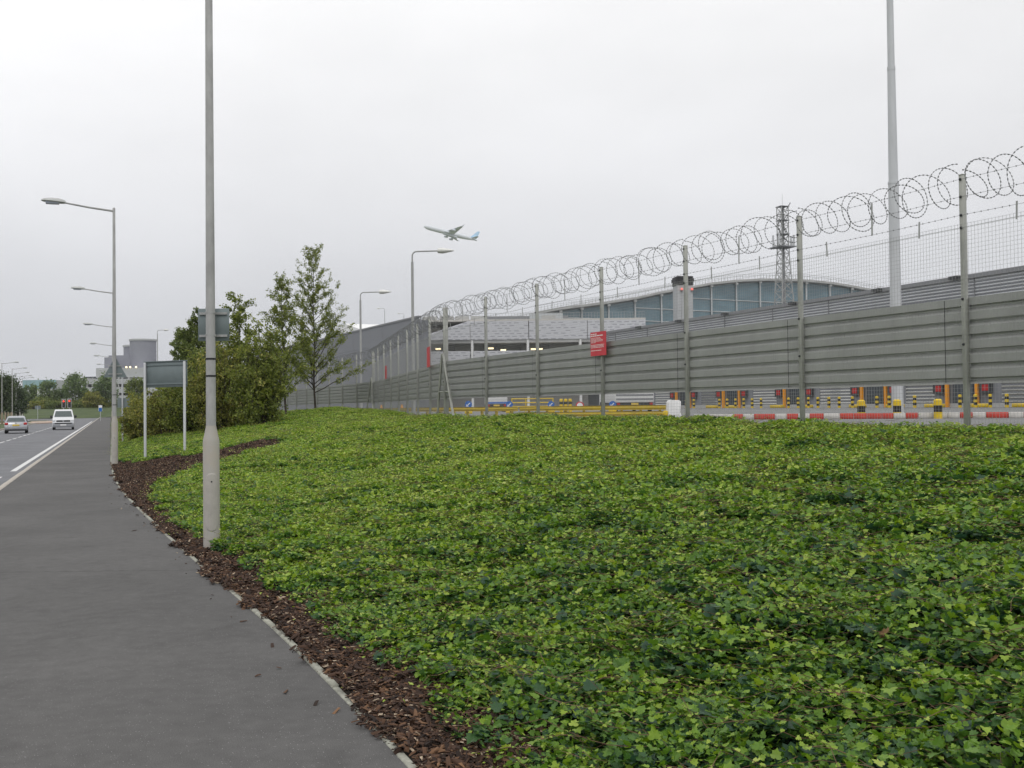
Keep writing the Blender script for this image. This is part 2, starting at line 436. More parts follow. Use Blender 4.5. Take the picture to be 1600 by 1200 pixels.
def put(name, me, parent=None, loc=(0, 0, 0), rz=0.0, rot=None):
    o = bpy.data.objects.new(name, me)
    COL.objects.link(o)
    o.location = loc
    o.rotation_euler = rot if rot is not None else (0, 0, rz)
    if parent is not None:
        o.parent = parent
    return o
def tag(o, label, cat, group=None):
    o['label'] = label; o['category'] = cat
    if group:
        o['group'] = group
    return o
def thing(name, label, cat, loc=(0, 0, 0), rz=0.0, group=None, rot=None):
    o = put(name, None, None, loc, rz, rot)
    o.empty_display_size = 0.2
    return tag(o, label, cat, group)
def struct(o):
    o['kind'] = 'structure'
    return o
def stuff(o, label=None, cat=None):
    o['kind'] = 'stuff'
    if label:
        o['label'] = label; o['category'] = cat
    return o
def kids(o):
    return [c for c in bpy.data.objects if c.parent is o]
def dup(root, loc, rz=None, label=None, group=None):
    r = root.copy(); COL.objects.link(r); r.location = loc
    if rz is not None:
        r.rotation_euler = (0, 0, rz)
    if label:
        r['label'] = label
    if group:
        r['group'] = group
    for ch in kids(root):
        c = ch.copy(); COL.objects.link(c); c.parent = r
        for g in kids(ch):
            d = g.copy(); COL.objects.link(d); d.parent = c
    return r

def bevel(me, w, seg=2):
    import bmesh
    bm = bmesh.new(); bm.from_mesh(me)
    bmesh.ops.remove_doubles(bm, verts=bm.verts, dist=1e-5)
    ed = [e for e in bm.edges if len(e.link_faces) == 2 and e.calc_face_angle(0) > R(25)]
    bmesh.ops.bevel(bm, geom=ed, offset=w, segments=seg, affect='EDGES', profile=0.6, clamp_overlap=True)
    bm.to_mesh(me); bm.free()
    me.shade_smooth()
    try:
        me.set_sharp_from_angle(angle=R(50))
    except Exception:
        pass
    return me

def value_noise(seed):
    g = np.random.default_rng(seed).random((256, 256))
    def f(x, y):
        x = np.asarray(x, float); y = np.asarray(y, float)
        xi = np.floor(x).astype(int); yi = np.floor(y).astype(int)
        fx = x - xi; fy = y - yi
        fx = fx * fx * (3 - 2 * fx); fy = fy * fy * (3 - 2 * fy)
        a = g[xi % 256, yi % 256]; b = g[(xi + 1) % 256, yi % 256]
        c = g[xi % 256, (yi + 1) % 256]; d = g[(xi + 1) % 256, (yi + 1) % 256]
        return (a * (1 - fx) + b * fx) * (1 - fy) + (c * (1 - fx) + d * fx) * fy - 0.5
    return f
N1, N2, N3 = value_noise(1), value_noise(2), value_noise(3)

# ------------------------------------------------------------------ the lie of the land
_kq = np.array([-40, 2, 4.5, 7.6, 11.3, 15, 19.9, 24, 28, 34, 60, 260.])
_kp = np.array([1.30, 1.30, 1.27, 1.14, 0.86, 0.60, 0.30, 0.12, 0.03, -0.02, 0.0, 0.05])
_tq = np.arange(-40, 260, 0.25)
_tp = np.interp(_tq, _kq, _kp)
_ker = np.hanning(17); _ker /= _ker.sum()
_tp = np.convolve(np.pad(_tp, 8, mode='edge'), _ker, mode='valid')
KERB_P = -2.14
def path_edge(q):
    return np.interp(q, _tq, _tp)
YARD_Z = 1.0
def fence_p(q):
    return np.interp(q, [0, 9.4, 26.7, 49, 70, 90], [10.0, 9.47, 8.51, 11.9, 11.03, 11.5])
def bank_z(p, q):
    """soil level of the planted bank"""
    p = np.asarray(p, float); q = np.asarray(q, float)
    s = np.maximum(p - path_edge(q) - 0.38, 0)
    z = 1.255 * (1 - np.exp(-np.minimum(s, 9.0) / 6.0)) / (1 - math.exp(-8.3 / 6.0))
    amp = np.clip(s / 1.5, 0, 1) * np.clip((11.5 - p) / 2, 0, 1)
    z = z + amp * (0.16 * N1(p * 0.45 + 9, q * 0.33) + 0.08 * N2(p * 1.1, q * 0.9))
    z = z + 0.17 * np.exp(-((p - 9.5) / 2.2) ** 2 - ((q - 46) / 6.5) ** 2)
    fall = np.clip((p - fence_p(q) - 0.35) / 1.3, 0, 1)
    return z * (1 - fall) + (YARD_Z - 0.05) * fall

# ================================================================== the setting
def strip(name, m, plist, qs, z, uvz=None):
    """a sheet between p0(q) and p1(q)"""
    b = MB(); vs, fs = [], []
    n = len(plist(qs[0]))
    for q in qs:
        for p in plist(q):
            vs.append(PQ(p, q, z(p, q) if callable(z) else z))
    for i in range(len(qs) - 1):
        for k in range(n - 1):
            fs.append((i * n + k, i * n + k + 1, (i + 1) * n + k + 1, (i + 1) * n + k))
    b.add(vs, fs)
    return b.build(name, m)

g = MB(); g.add([(-4000, -2500, -0.45), (4000, -2500, -0.45), (4000, 6000, -0.45), (-4000, 6000, -0.45)], [(0, 1, 2, 3)])
struct(g.build('ground', 'grassland'))
ROAD_Z = -0.12
qs_long = list(np.arange(-30, 70, 1.0)) + list(np.arange(70, 236, 5.0))
struct(strip('road', 'road', lambda q: [KERB_P - 7.1, KERB_P - 3.5, KERB_P - 0.13], qs_long, ROAD_Z)); ROAD = bpy.data.objects['road']
struct(strip('pavement', 'path', lambda q: list(np.linspace(KERB_P, float(path_edge(q)), 5)), qs_long, lambda p, q: 0.0)); PATH = bpy.data.objects['pavement']
# junction mouth and the cross road
b = MB(); b.add([PQ(-95, 186, ROAD_Z - 0.008), PQ(KERB_P - 0.13, 186, ROAD_Z - 0.008), PQ(KERB_P - 0.13, 236, ROAD_Z - 0.008), PQ(-95, 236, ROAD_Z - 0.008)], [(0, 1, 2, 3)])
struct(b.build('side_road', 'road'))
# kerb stones
kerb = MB(); kerb.box(-0.13, 0.0, 0.004, 0.911, ROAD_Z - 0.1, 0.012)
kme = bevel(kerb.mesh('kerb_stone', 'kerb'), 0.012, 1)
kroot = put('kerb', None); struct(kroot)
for i in range(260):
    q = 6 + i * 0.915
    put('kerb_stone', kme, kroot, PQ(KERB_P, q, random.uniform(-0.004, 0.004)), RZ + random.uniform(-0.004, 0.004))
kroot2 = put('kerb_opposite', None); struct(kroot2)
kerbL = MB(); kerbL.box(0, 0.13, 0.01, 2.99, ROAD_Z - 0.1, 0.012)
kmeL = kerbL.mesh('kerb_stone', 'kerb')
for i in range(46):
    put('kerb_stone', kmeL, kroot2, PQ(KERB_P - 7.23, 40 + i * 3.0, 0), RZ)
# path edging stones, half buried under the mulch
eroot = put('edging', None); struct(eroot)
ed = MB(); ed.box(0.0, 0.05, 0.006, 0.904, -0.15, 0.0); eme = bevel(ed.mesh('edging_stone', 'edging'), 0.008, 1)
q = 1.5
while q < 62:
    p0, p1 = float(path_edge(q)), float(path_edge(q + 0.91))
    put('edging_stone', eme, eroot, PQ(p0, q, 0.006 + random.uniform(-0.008, 0.008)), RZ - math.atan2(p1 - p0, 0.91) + random.uniform(-0.006, 0.006))
    q += 0.91
# road markings, part of the road
def marking(p0, q0, p1, q1, w, name='lane_marking', m='line', z=ROAD_Z + 0.004):
    d = Vector((p1 - p0, q1 - q0)); d.normalize(); nx, ny = d.y * w / 2, -d.x * w / 2
    b = MB(); b.add([PQ(p0 - nx, q0 - ny, z), PQ(p0 + nx, q0 + ny, z), PQ(p1 + nx, q1 + ny, z), PQ(p1 - nx, q1 - ny, z)], [(0, 1, 2, 3)])
    b.build(name, m, ROAD)
q = 38.0
while q < 168:
    marking(KERB_P - 3.55, q, KERB_P - 3.55, q + 2.9, 0.11); q += 4.1
marking(KERB_P - 0.52, 33.2, KERB_P - 0.52, 168, 0.16, 'edge_line')
marking(KERB_P - 0.62, 22, KERB_P - 0.62, 26.5, 0.11)
marking(KERB_P - 0.62, 28.3, KERB_P - 0.62, 30.6, 0.11)
marking(KERB_P - 6.8, 40, KERB_P - 6.8, 128, 0.11, 'edge_line')
# buff traffic island at the junction
isl = MB(); isl.prism([tuple(PQ(p, q, 0).xy) for p, q in ((-14.4, 148), (-8.9, 150.5), (-6.3, 158), (-6.2, 170), (-8, 177), (-13.8, 176))], ROAD_Z, ROAD_Z + 0.11, 'z')
struct(isl.build('traffic_island', 'buff'))
# verge on the far side of the road
struct(strip('verge', 'grass', lambda q: [-60, -24, -14, KERB_P - 7.24], list(np.arange(20, 190, 5.0)), lambda p, q: -0.02 + 0.10 * float(N1(p * 0.3, q * 0.2)) * (1 if p < -10 else 0)))
# grassed embankment beyond the junction
struct(strip('embankment', 'grass', lambda q: list(np.linspace(-150, 60, 50)), list(np.linspace(237, 330, 18)),
             lambda p, q: -0.1 + 3.1 * (1 - math.exp(-(q - 237) / 17.0)) * (0.72 + 0.5 * float(N1(p * 0.05 + 3, q * 0.03))) + 0.5 * float(N2(p * 0.3, q * 0.3))))
# planted bank
qb = list(np.arange(-12, 72, 0.6)) + list(np.arange(72, 238, 4.0))
struct(strip('planted_bank', 'soil', lambda q: [float(path_edge(q)) + 0.052 + t * (13.6 - float(path_edge(q)) - 0.052) for t in np.linspace(0, 1, 40)], qb, lambda p, q: float(bank_z(p, q)) - 0.02 - 0.07 * min(1.0, max(0.0, p - float(path_edge(q)) - 0.7))))
# service yard
struct(strip('service_yard', 'yard', lambda q: [13.2, 60, 140, 420], [-120, 0, 60, 120, 240, 520], YARD_Z))
YARD = bpy.data.objects['service_yard']

# ------------------------------------------------------------------ ivy and mulch: uncountable, one object each
def gn_scatter(name, variants, pts, rots, scl, idx, mats, young=None):
    """one object: a handful of clump meshes repeated over the given points by geometry nodes"""
    V, F, T, MI, VID = [], [], [], [], []
    off = 0
    for k, (v, f, t, mi) in enumerate(variants):
        V.append(v); F += [tuple(i + off for i in ff) for ff in f]; T.append(t); MI += mi; VID.append(np.full(len(v), k)); off += len(v)
    V.append(pts); T.append(np.zeros(len(pts))); VID.append(np.full(len(pts), -1))
    V = np.concatenate(V); T = np.concatenate(T); VID = np.concatenate(VID)
    me = bpy.data.meshes.new(name)
    me.from_pydata(V.tolist(), [], F)
    for m in mats:
        me.materials.append(M[m])
    me.polygons.foreach_set('material_index', MI)
    def attr(nm, typ, arr, key):
        a = me.attributes.new(nm, typ, 'POINT'); a.data.foreach_set(key, np.ascontiguousarray(arr).ravel())
    nb = len(V) - len(pts)
    attr('tint', 'FLOAT', T.astype(np.float32), 'value')
    attr('vid', 'INT', VID.astype(np.int32), 'value')
    attr('rot', 'FLOAT_VECTOR', np.concatenate([np.zeros((nb, 3)), rots]).astype(np.float32), 'vector')
    attr('scl', 'FLOAT', np.concatenate([np.ones(nb), scl]).astype(np.float32), 'value')
    attr('pick', 'INT', np.concatenate([np.zeros(nb), idx]).astype(np.int32), 'value')
    if young is not None:
        attr('young', 'FLOAT', np.concatenate([np.zeros(nb), young]).astype(np.float32), 'value')
    o = put(name, me)
    nt = bpy.data.node_groups.new(name + '_spread', 'GeometryNodeTree')
    nt.interface.new_socket('Geometry', in_out='INPUT', socket_type='NodeSocketGeometry')
    nt.interface.new_socket('Geometry', in_out='OUTPUT', socket_type='NodeSocketGeometry')
    gi, go = nt.nodes.new('NodeGroupInput'), nt.nodes.new('NodeGroupOutput')
    def named(nm, typ):
        n = nt.nodes.new('GeometryNodeInputNamedAttribute'); n.data_type = typ; n.inputs['Name'].default_value = nm
        return n.outputs['Attribute']
    vid = named('vid', 'INT')
    def sep(k):
        c = nt.nodes.new('FunctionNodeCompare'); c.data_type = 'INT'; c.operation = 'EQUAL'
        ia = [s for s in c.inputs if s.enabled and s.type == 'INT']
        nt.links.new(vid, ia[0]); ia[1].default_value = k
        s = nt.nodes.new('GeometryNodeSeparateGeometry'); s.domain = 'POINT'
        nt.links.new(gi.outputs[0], s.inputs['Geometry']); nt.links.new(c.outputs['Result'], s.inputs['Selection'])
        return s.outputs['Selection']
    jn = nt.nodes.new('GeometryNodeJoinGeometry')
    for k in range(len(variants)):
        g2 = nt.nodes.new('GeometryNodeGeometryToInstance')
        nt.links.new(sep(k), g2.inputs[0]); nt.links.new(g2.outputs[0], jn.inputs[0])
    iop = nt.nodes.new('GeometryNodeInstanceOnPoints')
    nt.links.new(sep(-1), iop.inputs['Points']); nt.links.new(jn.outputs[0], iop.inputs['Instance'])
    iop.inputs['Pick Instance'].default_value = True
    nt.links.new(named('pick', 'INT'), iop.inputs['Instance Index'])
    er = nt.nodes.new('FunctionNodeEulerToRotation')
    nt.links.new(named('rot', 'FLOAT_VECTOR'), er.inputs[0]); nt.links.new(er.outputs[0], iop.inputs['Rotation'])
    nt.links.new(named('scl', 'FLOAT'), iop.inputs['Scale'])
    nt.links.new(iop.outputs[0], go.inputs[0])
    md = o.modifiers.new('spread', 'NODES'); md.node_group = nt
    return o

IVY = [(0.0, 0.0), (0.16, -0.10), (0.40, -0.06), (0.56, 0.20), (0.32, 0.32), (0.42, 0.62), (0.19, 0.57), (0.0, 0.96),
       (-0.19, 0.57), (-0.42, 0.62), (-0.32, 0.32), (-0.56, 0.20), (-0.40, -0.06), (-0.16, -0.10)]
HEART = [(0.0, 0.0), (0.16, -0.10), (0.36, -0.04), (0.46, 0.16), (0.44, 0.36), (0.32, 0.58), (0.17, 0.78), (0.0, 0.98), (-0.17, 0.78), (-0.32, 0.58), (-0.44, 0.36), (-0.46, 0.16), (-0.36, -0.04), (-0.16, -0.10)]
def ivy_clump(rng, rad, n_small, n_big, n_vine):
    V, F, T, MI = [], [], [], []
    def leaf(c, size, yaw, pitch, roll, tint, mi=0):
        m = Euler((pitch, roll, 0)).to_matrix(); m = Matrix.Rotation(yaw, 3, 'Z') @ m
        o = len(V)
        cup = rng.uniform(0.05, 0.25); wx = rng.uniform(0.8, 1.12); mo = rng.uniform(0.0, 0.42)
        V.append(tuple(Vector(c) + m @ Vector((0, 0.33 * size, -0.02 * size))))
        T.append(tint)
        for (x0_, y0_), (xh, yh) in zip(IVY, HEART):
            x = (x0_ * (1 - mo) + xh * mo) * wx; y = y0_ * (1 - mo) + yh * mo
            zz = cup * abs(x) - 0.14 * max(0, y - 0.45) ** 2 * 2 + rng.uniform(-0.03, 0.03)
            V.append(tuple(Vector(c) + m @ Vector((x * size, y * size, zz * size))))
            T.append(np.clip(tint + rng.uniform(-0.06, 0.06), 0, 1))
        n = len(IVY)
        for k in range(n):
            F.append((o, o + 1 + k, o + 1 + (k + 1) % n)); MI.append(mi)
    def spot():
        r = rad * math.sqrt(rng.uniform()); a = rng.uniform(0, 2 * math.pi)
        return r * math.cos(a), r * math.sin(a), r
    for i in range(n_big):
        x, y, r = spot()
        leaf((x, y, rng.uniform(0.015, 0.085)), rng.uniform(0.05, 0.085), rng.uniform(0, 6.28), rng.normal(0.15, 0.35), rng.normal(0, 0.35), np.clip(rng.normal(0.10, 0.09), 0, 0.4))
    for i in range(n_small):
        x, y, r = spot()
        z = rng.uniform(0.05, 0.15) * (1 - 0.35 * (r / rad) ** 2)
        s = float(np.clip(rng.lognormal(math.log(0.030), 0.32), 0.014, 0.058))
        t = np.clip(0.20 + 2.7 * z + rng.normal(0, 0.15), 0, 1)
        leaf((x, y, z), s, rng.uniform(0, 6.28), rng.normal(0.25, 0.5), rng.normal(0, 0.45), t, 2 if rng.uniform() < 0.003 else 0)
    for i in range(n_vine):
        x, y, r = spot(); a = rng.uniform(-0.5, 0.5) + (math.pi if rng.uniform() < 0.5 else 0)
        L = rng.uniform(0.25, 0.5); pts = []
        for k in range(6):
            pts.append((x + math.cos(a) * L * k / 5, y + math.sin(a) * L * k / 5, 0.09 + rng.uniform(0.0, 0.055)))
            a += rng.normal(0, 0.16)
        b = MB().tube(pts, [0.0016] * 5 + [0.0008], 3)
        o = len(V); V.extend(b.v); T.extend([0.5] * len(b.v))
        F.extend(tuple(i + o for i in f) for f in b.f); MI.extend([1] * len(b.f))
        for k in range(2, 6):                          # paired young leaves along the runner
            leaf(pts[k], rng.uniform(0.016, 0.028), rng.uniform(0, 6.28), rng.normal(0.2, 0.3), rng.normal(0, 0.3), rng.uniform(0.7, 1.0))
    return np.array(V), F, np.array(T), MI

MULCH_PATCH = [(-8.6, 20.6), (-7.2, 21.0), (-6.3, 21.8), (-5.5, 23.6), (-5.4, 25.8), (-6.6, 28.0), (-7.7, 27.5), (-8.4, 27.2), (-10.0, 29.2), (-11.6, 31.2), (-13.0, 31.4), (-10.0, 24.0)]
def in_poly(x, y, poly):
    c = np.zeros(np.shape(x), bool)
    j = len(poly) - 1
    for i in range(len(poly)):
        xi, yi = poly[i]; xj, yj = poly[j]
        k = ((yi > y) != (yj > y)) & (x < (xj - xi) * (y - yi) / (yj - yi + 1e-12) + xi)
        c ^= k; j = i
    return c
def bare(p, q):
    """where the bark shows: a strip by the path and a tongue by the sign"""
    s = p - path_edge(q)
    w = np.interp(q, [0, 4.3, 6, 8, 10.4, 13, 17, 20, 22, 31, 36, 60, 240], [0.36, 0.38, 0.47, 0.50, 0.46, 0.42, 0.40, 0.44, 0.8, 0.7, 0.25, 0.2, 0.2])
    w = w + 0.22 * N2(q * 1.3, p * 1.3) + 0.2 * N3(q * 4.1, p * 4.1)
    x = p * CR - q * SR + 0.7 * N3(p * 1.2, q * 1.2); y = p * SR + q * CR + 0.9 * N1(p * 1.1 + 40, q * 1.1)
    return (s < w) | in_poly(x, y, MULCH_PATCH)

_r = np.random.default_rng(5)
ivy_vars = [ivy_clump(_r, 0.24, 210, 50, 3) for k in range(14)]
def scatter(q0, q1, dens):
    st = 1 / math.sqrt(dens)
    gp, gq = np.meshgrid(np.arange(-0.2, 12.8, st), np.arange(q0, q1, st)); gp[::2] += st / 2
    q = gq.ravel() + RNG.uniform(-0.55, 0.55, gq.size) * st; p = gp.ravel() + RNG.uniform(-0.55, 0.55, gp.size) * st
    ok = (p > path_edge(q) + 0.12) & (p < fence_p(q) + 0.22 + 0.2 * N1(q * 0.9, p * 0 + 3)) & ~bare(p, q)
    return p[ok], q[ok]
PP = [scatter(-4, 14, 28), scatter(14, 30, 22), scatter(30, 70, 14), scatter(70, 160, 5)]
p = np.concatenate([a[0] for a in PP]); q = np.concatenate([a[1] for a in PP])
z = bank_z(p, q) + (0.09 * N2(p * 1.7, q * 1.7) + 0.09 * N3(p * 3.6, q * 3.6)) * np.clip(1.15 - q / 15, 0.25, 1) - 0.02
edge = p - path_edge(q)
pts = np.stack([p * CR - q * SR, p * SR + q * CR, z], 1)
n = len(pts)
rots = np.stack([RNG.normal(0, 0.10, n), RNG.normal(0, 0.10, n), np.where(RNG.uniform(0, 1, n) < 0.5, 0, math.pi) + RNG.normal(-0.25, 0.45, n)], 1)
ivy = gn_scatter('ivy_ground_cover', ivy_vars, pts, rots, RNG.uniform(0.75, 1.12, n) * np.clip(0.8 + 0.2 * edge, 0.8, 1), RNG.integers(0, len(ivy_vars), n), ['leaf_ivy', 'vine', 'leaf_dead'], np.interp(q, [2, 5, 12, 30, 60], [-0.10, -0.03, 0.13, 0.16, 0.13]) + RNG.normal(0, 0.05, n) + 0.10 * N1(p * 0.8, q * 0.8))
stuff(ivy, 'dense green ivy covering the whole bank up to the fence', 'ivy')

def chip_clump(rng, rad, n):
    V, F, T, MI = [], [], [], []
    for i in range(n):
        r = rad * math.sqrt(rng.uniform()); a = rng.uniform(0, 6.28)
        L = float(np.clip(rng.lognormal(math.log(0.036), 0.45), 0.012, 0.11)); w = min(L * rng.uniform(0.18, 0.5), 0.022); h = rng.uniform(0.002, 0.006)
        m = Matrix.Translation((r * math.cos(a), r * math.sin(a), rng.uniform(0.0, 0.03))) @ Euler((rng.normal(0, 0.3), rng.normal(0, 0.3), rng.uniform(0, 6.28))).to_matrix().to_4x4()
        b = MB(); k = rng.uniform(0.3, 1.0)
        b.add([m @ Vector(c) for c in ((-L / 2, -w / 2, 0), (L / 2, -w * k / 2, 0), (L / 2, w * k / 2, 0), (-L / 2, w / 2, 0), (0, -w / 2, h), (L * 0.45, 0, h * 0.8), (-L * 0.4, w * 0.2, h))],
              [(0, 1, 5, 4), (1, 2, 5), (2, 3, 6, 5), (3, 0, 6), (0, 4, 6), (4, 5, 6)])
        o = len(V); V.extend(b.v); t = float(np.clip(rng.beta(1.5, 2.2), 0, 1)); t = 1.0 if rng.uniform() < 0.055 else t
        T.extend([t] * len(b.v)); F.extend(tuple(i + o for i in f) for f in b.f); MI.extend([0] * len(b.f))
    return np.array(V), F, np.array(T), MI
chip_vars = [chip_clump(_r, 0.13, 85) for k in range(8)]
n = 120000
q = np.concatenate([RNG.uniform(2, 14, n), RNG.uniform(14, 34, n)]); p = RNG.uniform(-0.1, 4.5, 2 * n)
keepn = RNG.uniform(0, 1, 2 * n)
s = p - path_edge(q)
ok = (s > 0.085 + 0.10 * RNG.uniform(0, 1, 2 * n) ** 2 + 0.12 * N3(q * 1.7, p * 0)) & (s > 0.03) & (bare(p - 0.2, q) | bare(p + 0.12, q) | bare(p, q)) & (keepn < np.where(q < 14, 0.11, 0.07))
p, q = p[ok], q[ok]
pts = np.stack([p * CR - q * SR, p * SR + q * CR, bank_z(p, q) - 0.005 + 0.02 * N3(p * 5, q * 5) + 0.014 * np.clip(1 - (p - path_edge(q)) / 0.12, 0, 1)], 1)
n = len(pts)
mul = gn_scatter('bark_mulch', chip_vars, pts, np.stack([RNG.normal(0, 0.08, n), RNG.normal(0, 0.08, n), RNG.uniform(0, 6.28, n)], 1), RNG.uniform(0.8, 1.25, n), RNG.integers(0, 8, n), ['chip'])
stuff(mul, 'dark brown bark chippings in a strip along the path edge', 'mulch')
# a few chips kicked onto the path
spill = chip_clump(np.random.default_rng(3), 0.01, 46)
sv = spill[0].reshape(-1, 7, 3); c = sv.mean(1, keepdims=True); sv = sv - c
qq = RNG.uniform(3.5, 26, 46); pp = path_edge(qq) - np.abs(RNG.normal(0.0, 0.16, 46)) - 0.01
sv = sv + np.stack([pp * CR - qq * SR, pp * SR + qq * CR, np.full(46, 0.009)], 1)[:, None, :]
me = bpy.data.meshes.new('scattered_chips'); me.from_pydata(sv.reshape(-1, 3).tolist(), [], spill[1]); me.materials.append(M['chip'])
a = me.attributes.new('tint', 'FLOAT', 'POINT'); a.data.foreach_set('value', spill[2].astype(np.float32))
stuff(put('scattered_chips', me), 'loose bark chips lying on the asphalt path edge', 'mulch')

# ================================================================== security fence
FZ = 1.33                                            # level of the fence foot
SECT = [((6.605, 9.44), (-1.84, 28.0), 7), ((-1.84, 28.0), (-6.8, 50.0), 8), ((-6.8, 50.0), (-16.4, 72.0), 8)]
SECT[0] = ((5.4 + 2 * 1.207, 12.17 - 2 * 2.64), (-1.84, 28.0), 8)
base = Vector((-1.84, 28.0, FZ))
fence = thing('security_fence', 'grey steel security fence with wire mesh, ribbed sheet panels and coiled razor wire', 'fence', base)
L = 3.0
bw = MB()
for i in range(61):
    x = i * L / 60
    bw.box(x - 0.0011, x + 0.0011, -0.0011, 0.0011, 0.0, 2.42)
for j in range(49):
    zz = 0.01 + j * 0.05
    bw.box(0, L, 0.0022, 0.0044, zz - 0.0011, zz + 0.0011)
me_mesh = bw.mesh('wire_mesh', 'wire')
def ribs(length, height, pitch, depth, crest=0.52, slope_dn=0.13, slope_up=0.2, thick=0.004):
    prof = []; n = int(round(height / pitch)); pitch = height / n
    for i in range(n):                                # from the top down: crest, under-slope, valley, up-slope
        z1 = height - i * pitch
        prof += [(depth, z1), (depth, z1 - crest * pitch), (0, z1 - (crest + slope_dn) * pitch), (0, z1 - (1 - slope_up) * pitch)]
    prof += [(depth, 0)]
    vs, fs = [], []
    for x in (0, length):
        for y, zz in prof:
            vs.append((x, y, zz))
    m = len(prof)
    for i in range(m - 1):
        fs.append((i, i + 1, m + i + 1, m + i))
    o = len(vs)
    for x in (0, length):
        for y, zz in prof:
            vs.append((x, y - thick, zz))
    for i in range(m - 1):
        fs.append((o + i, o + m + i, o + m + i + 1, o + i + 1))
    fs += [(0, m, o + m, o), (m - 1, o + m - 1, o + 2 * m - 1, 2 * m - 1)]
    for i in range(m - 1):
        fs.append((i, o + i, o + i + 1, i + 1)); fs.append((m + i, m + i + 1, o + m + i + 1, o + m + i))
    return MB().add(vs, fs)
me_clad = ribs(L * 0.9985, 1.03, 0.172, 0.042, 0.55, 0.05, 0.24).mesh('cladding_panel', 'cladding')
def coil(seed, nl=12):
    rr = random.Random(seed); pts, rad = [], []
    ph = [rr.uniform(0, 6.28) for _ in range(6)]
    per = 32
    tot = nl * per
    for i in range(tot):
        for f, wd in ((0.0, 0.0026), (0.06, 0.0085), (0.46, 0.0085), (0.54, 0.0026)):
            th = 2 * math.pi * (i + f) / per
            s = (i + f) / tot
            A = 0.105 + 0.03 * math.sin(2 * math.pi * 3 * s + ph[0])
            r = 0.23 + 0.022 * math.sin(2 * math.pi * 2 * s + ph[1]) + 0.020 * math.sin(2 * math.pi * 5 * s + ph[2])
            x = L * s + (A - 0.045) * math.sin(th + 0.8) + 0.055 * math.sin(0.5 * th) + 0.07 * (math.sin(2 * math.pi * 3 * s + ph[3]) - math.sin(ph[3])) + 0.04 * (math.sin(2 * math.pi * 4 * s + ph[5]) - math.sin(ph[5]))
            sag = 0.03 * math.sin(math.pi * s) ** 2
            pts.append((x, r * math.sin(th) * 0.97, 2.90 - sag + r * math.cos(th) + 0.015 * math.sin(2 * math.pi * 4 * s + ph[4])))
            rad.append(wd)
    return MB().tube(pts, rad, 3, caps=False).mesh('razor_wire_coil', 'razor')
me_coils = [coil(k) for k in (3, 5, 8, 12)]
bp = MB(); bp.box(-0.031, 0.031, -0.031, 0.031, -0.35, 3.0); bp.box(-0.034, 0.034, -0.034, 0.034, 3.0, 3.012)
me_post = bevel(bp.mesh('post', 'galv_warm'), 0.006, 1)
me_bolt = MB().lathe([(0.017, 0), (0.017, 0.012), (0.009, 0.014), (0.009, 0.024)], 6).mesh('bolt', 'dark')
def strand(z):
    b = MB(); pts = [(L * k / 12, 0.036, z - 0.012 * math.sin(math.pi * k / 12)) for k in range(13)]
    b.tube(pts, 0.0022, 3, caps=False)
    for k in range(1, 30):
        b.cbox((L * k / 30, 0.036, z - 0.012 * math.sin(math.pi * k / 30)), (0.012, 0.003, 0.016), ry=0.5)
    return b.mesh('barbed_strand', 'razor')
me_strands = [strand(zz) for zz in (2.95, 2.74, 2.52)]
me_line = MB().tube([(0, 0.042, 2.37), (L, 0.042, 2.37)], 0.003, 4).mesh('line_wire', 'wire')
me_long = MB().box(-0.011, 0.011, 0.030, 0.038, 2.50, 2.93).mesh('picket', 'galv')
me_short = MB().box(-0.010, 0.010, 0.046, 0.054, 2.34, 2.545).mesh('picket', 'galv')
me_joint = MB().box(-0.005, 0.005, 0.0422, 0.0436, 0.02, 1.02).mesh('panel_joint', 'dark')
def fput(nm, me, x, y, z, rz, sx=1.0):
    o = put(nm, me, fence, Vector((x, y, z)) - base, rz)
    o.scale.x = sx
    return o
kk = 0
post_at = []
for si, (a, b_, n) in enumerate(SECT):
    a, b_ = Vector(a), Vector(b_)
    d = (b_ - a) / n
    rz = math.atan2(d.y, d.x)
    sx = d.length / L
    nrm = Vector((-math.sin(rz), math.cos(rz)))
    for i in range(n):
        o = a + d * i
        dz = -0.05 * i / n if si == 2 else 0.0
        post = fput('post', me_post, o.x, o.y, FZ + dz, rz + random.uniform(-0.02, 0.02))
        post_at.append((o.x, o.y, rz))
        if o.y < 32:
            for zb in (0.98, 1.52, 2.37, 2.52, 2.74, 2.95):
                bo = put('bolt', me_bolt, post, (0.0, 0.030, zb), rot=(R(-90), 0, 0))
        fput('wire_mesh', me_mesh, o.x + nrm.x * 0.036, o.y + nrm.y * 0.036, FZ + dz, rz, sx)
        cl = fput('cladding_panel', me_clad, o.x - nrm.x * 0.075, o.y - nrm.y * 0.075, FZ + 0.51 + dz, rz, sx)
        if o.y < 32:
            j = put('panel_joint', me_joint, cl, (L * 0.115, 0, 0))
        fput('razor_wire_coil', me_coils[kk % 4], o.x, o.y, FZ + dz, rz, sx); kk += 1
        for ms in me_strands:
            fput('barbed_strand', ms, o.x, o.y, FZ + dz, rz, sx)
        fput('line_wire', me_line, o.x, o.y, FZ + dz, rz, sx)
        for t, ms in ((0.5, me_long), (0.25, me_short), (0.75, me_short)):
            q = o + d * (t + random.uniform(-0.03, 0.03))
            fput('picket', ms, q.x, q.y, FZ + dz, rz + random.uniform(-0.05, 0.05)).rotation_euler.y = random.uniform(-0.05, 0.05)
fput('post', me_post, SECT[2][1][0], SECT[2][1][1], FZ - 0.05, 0)
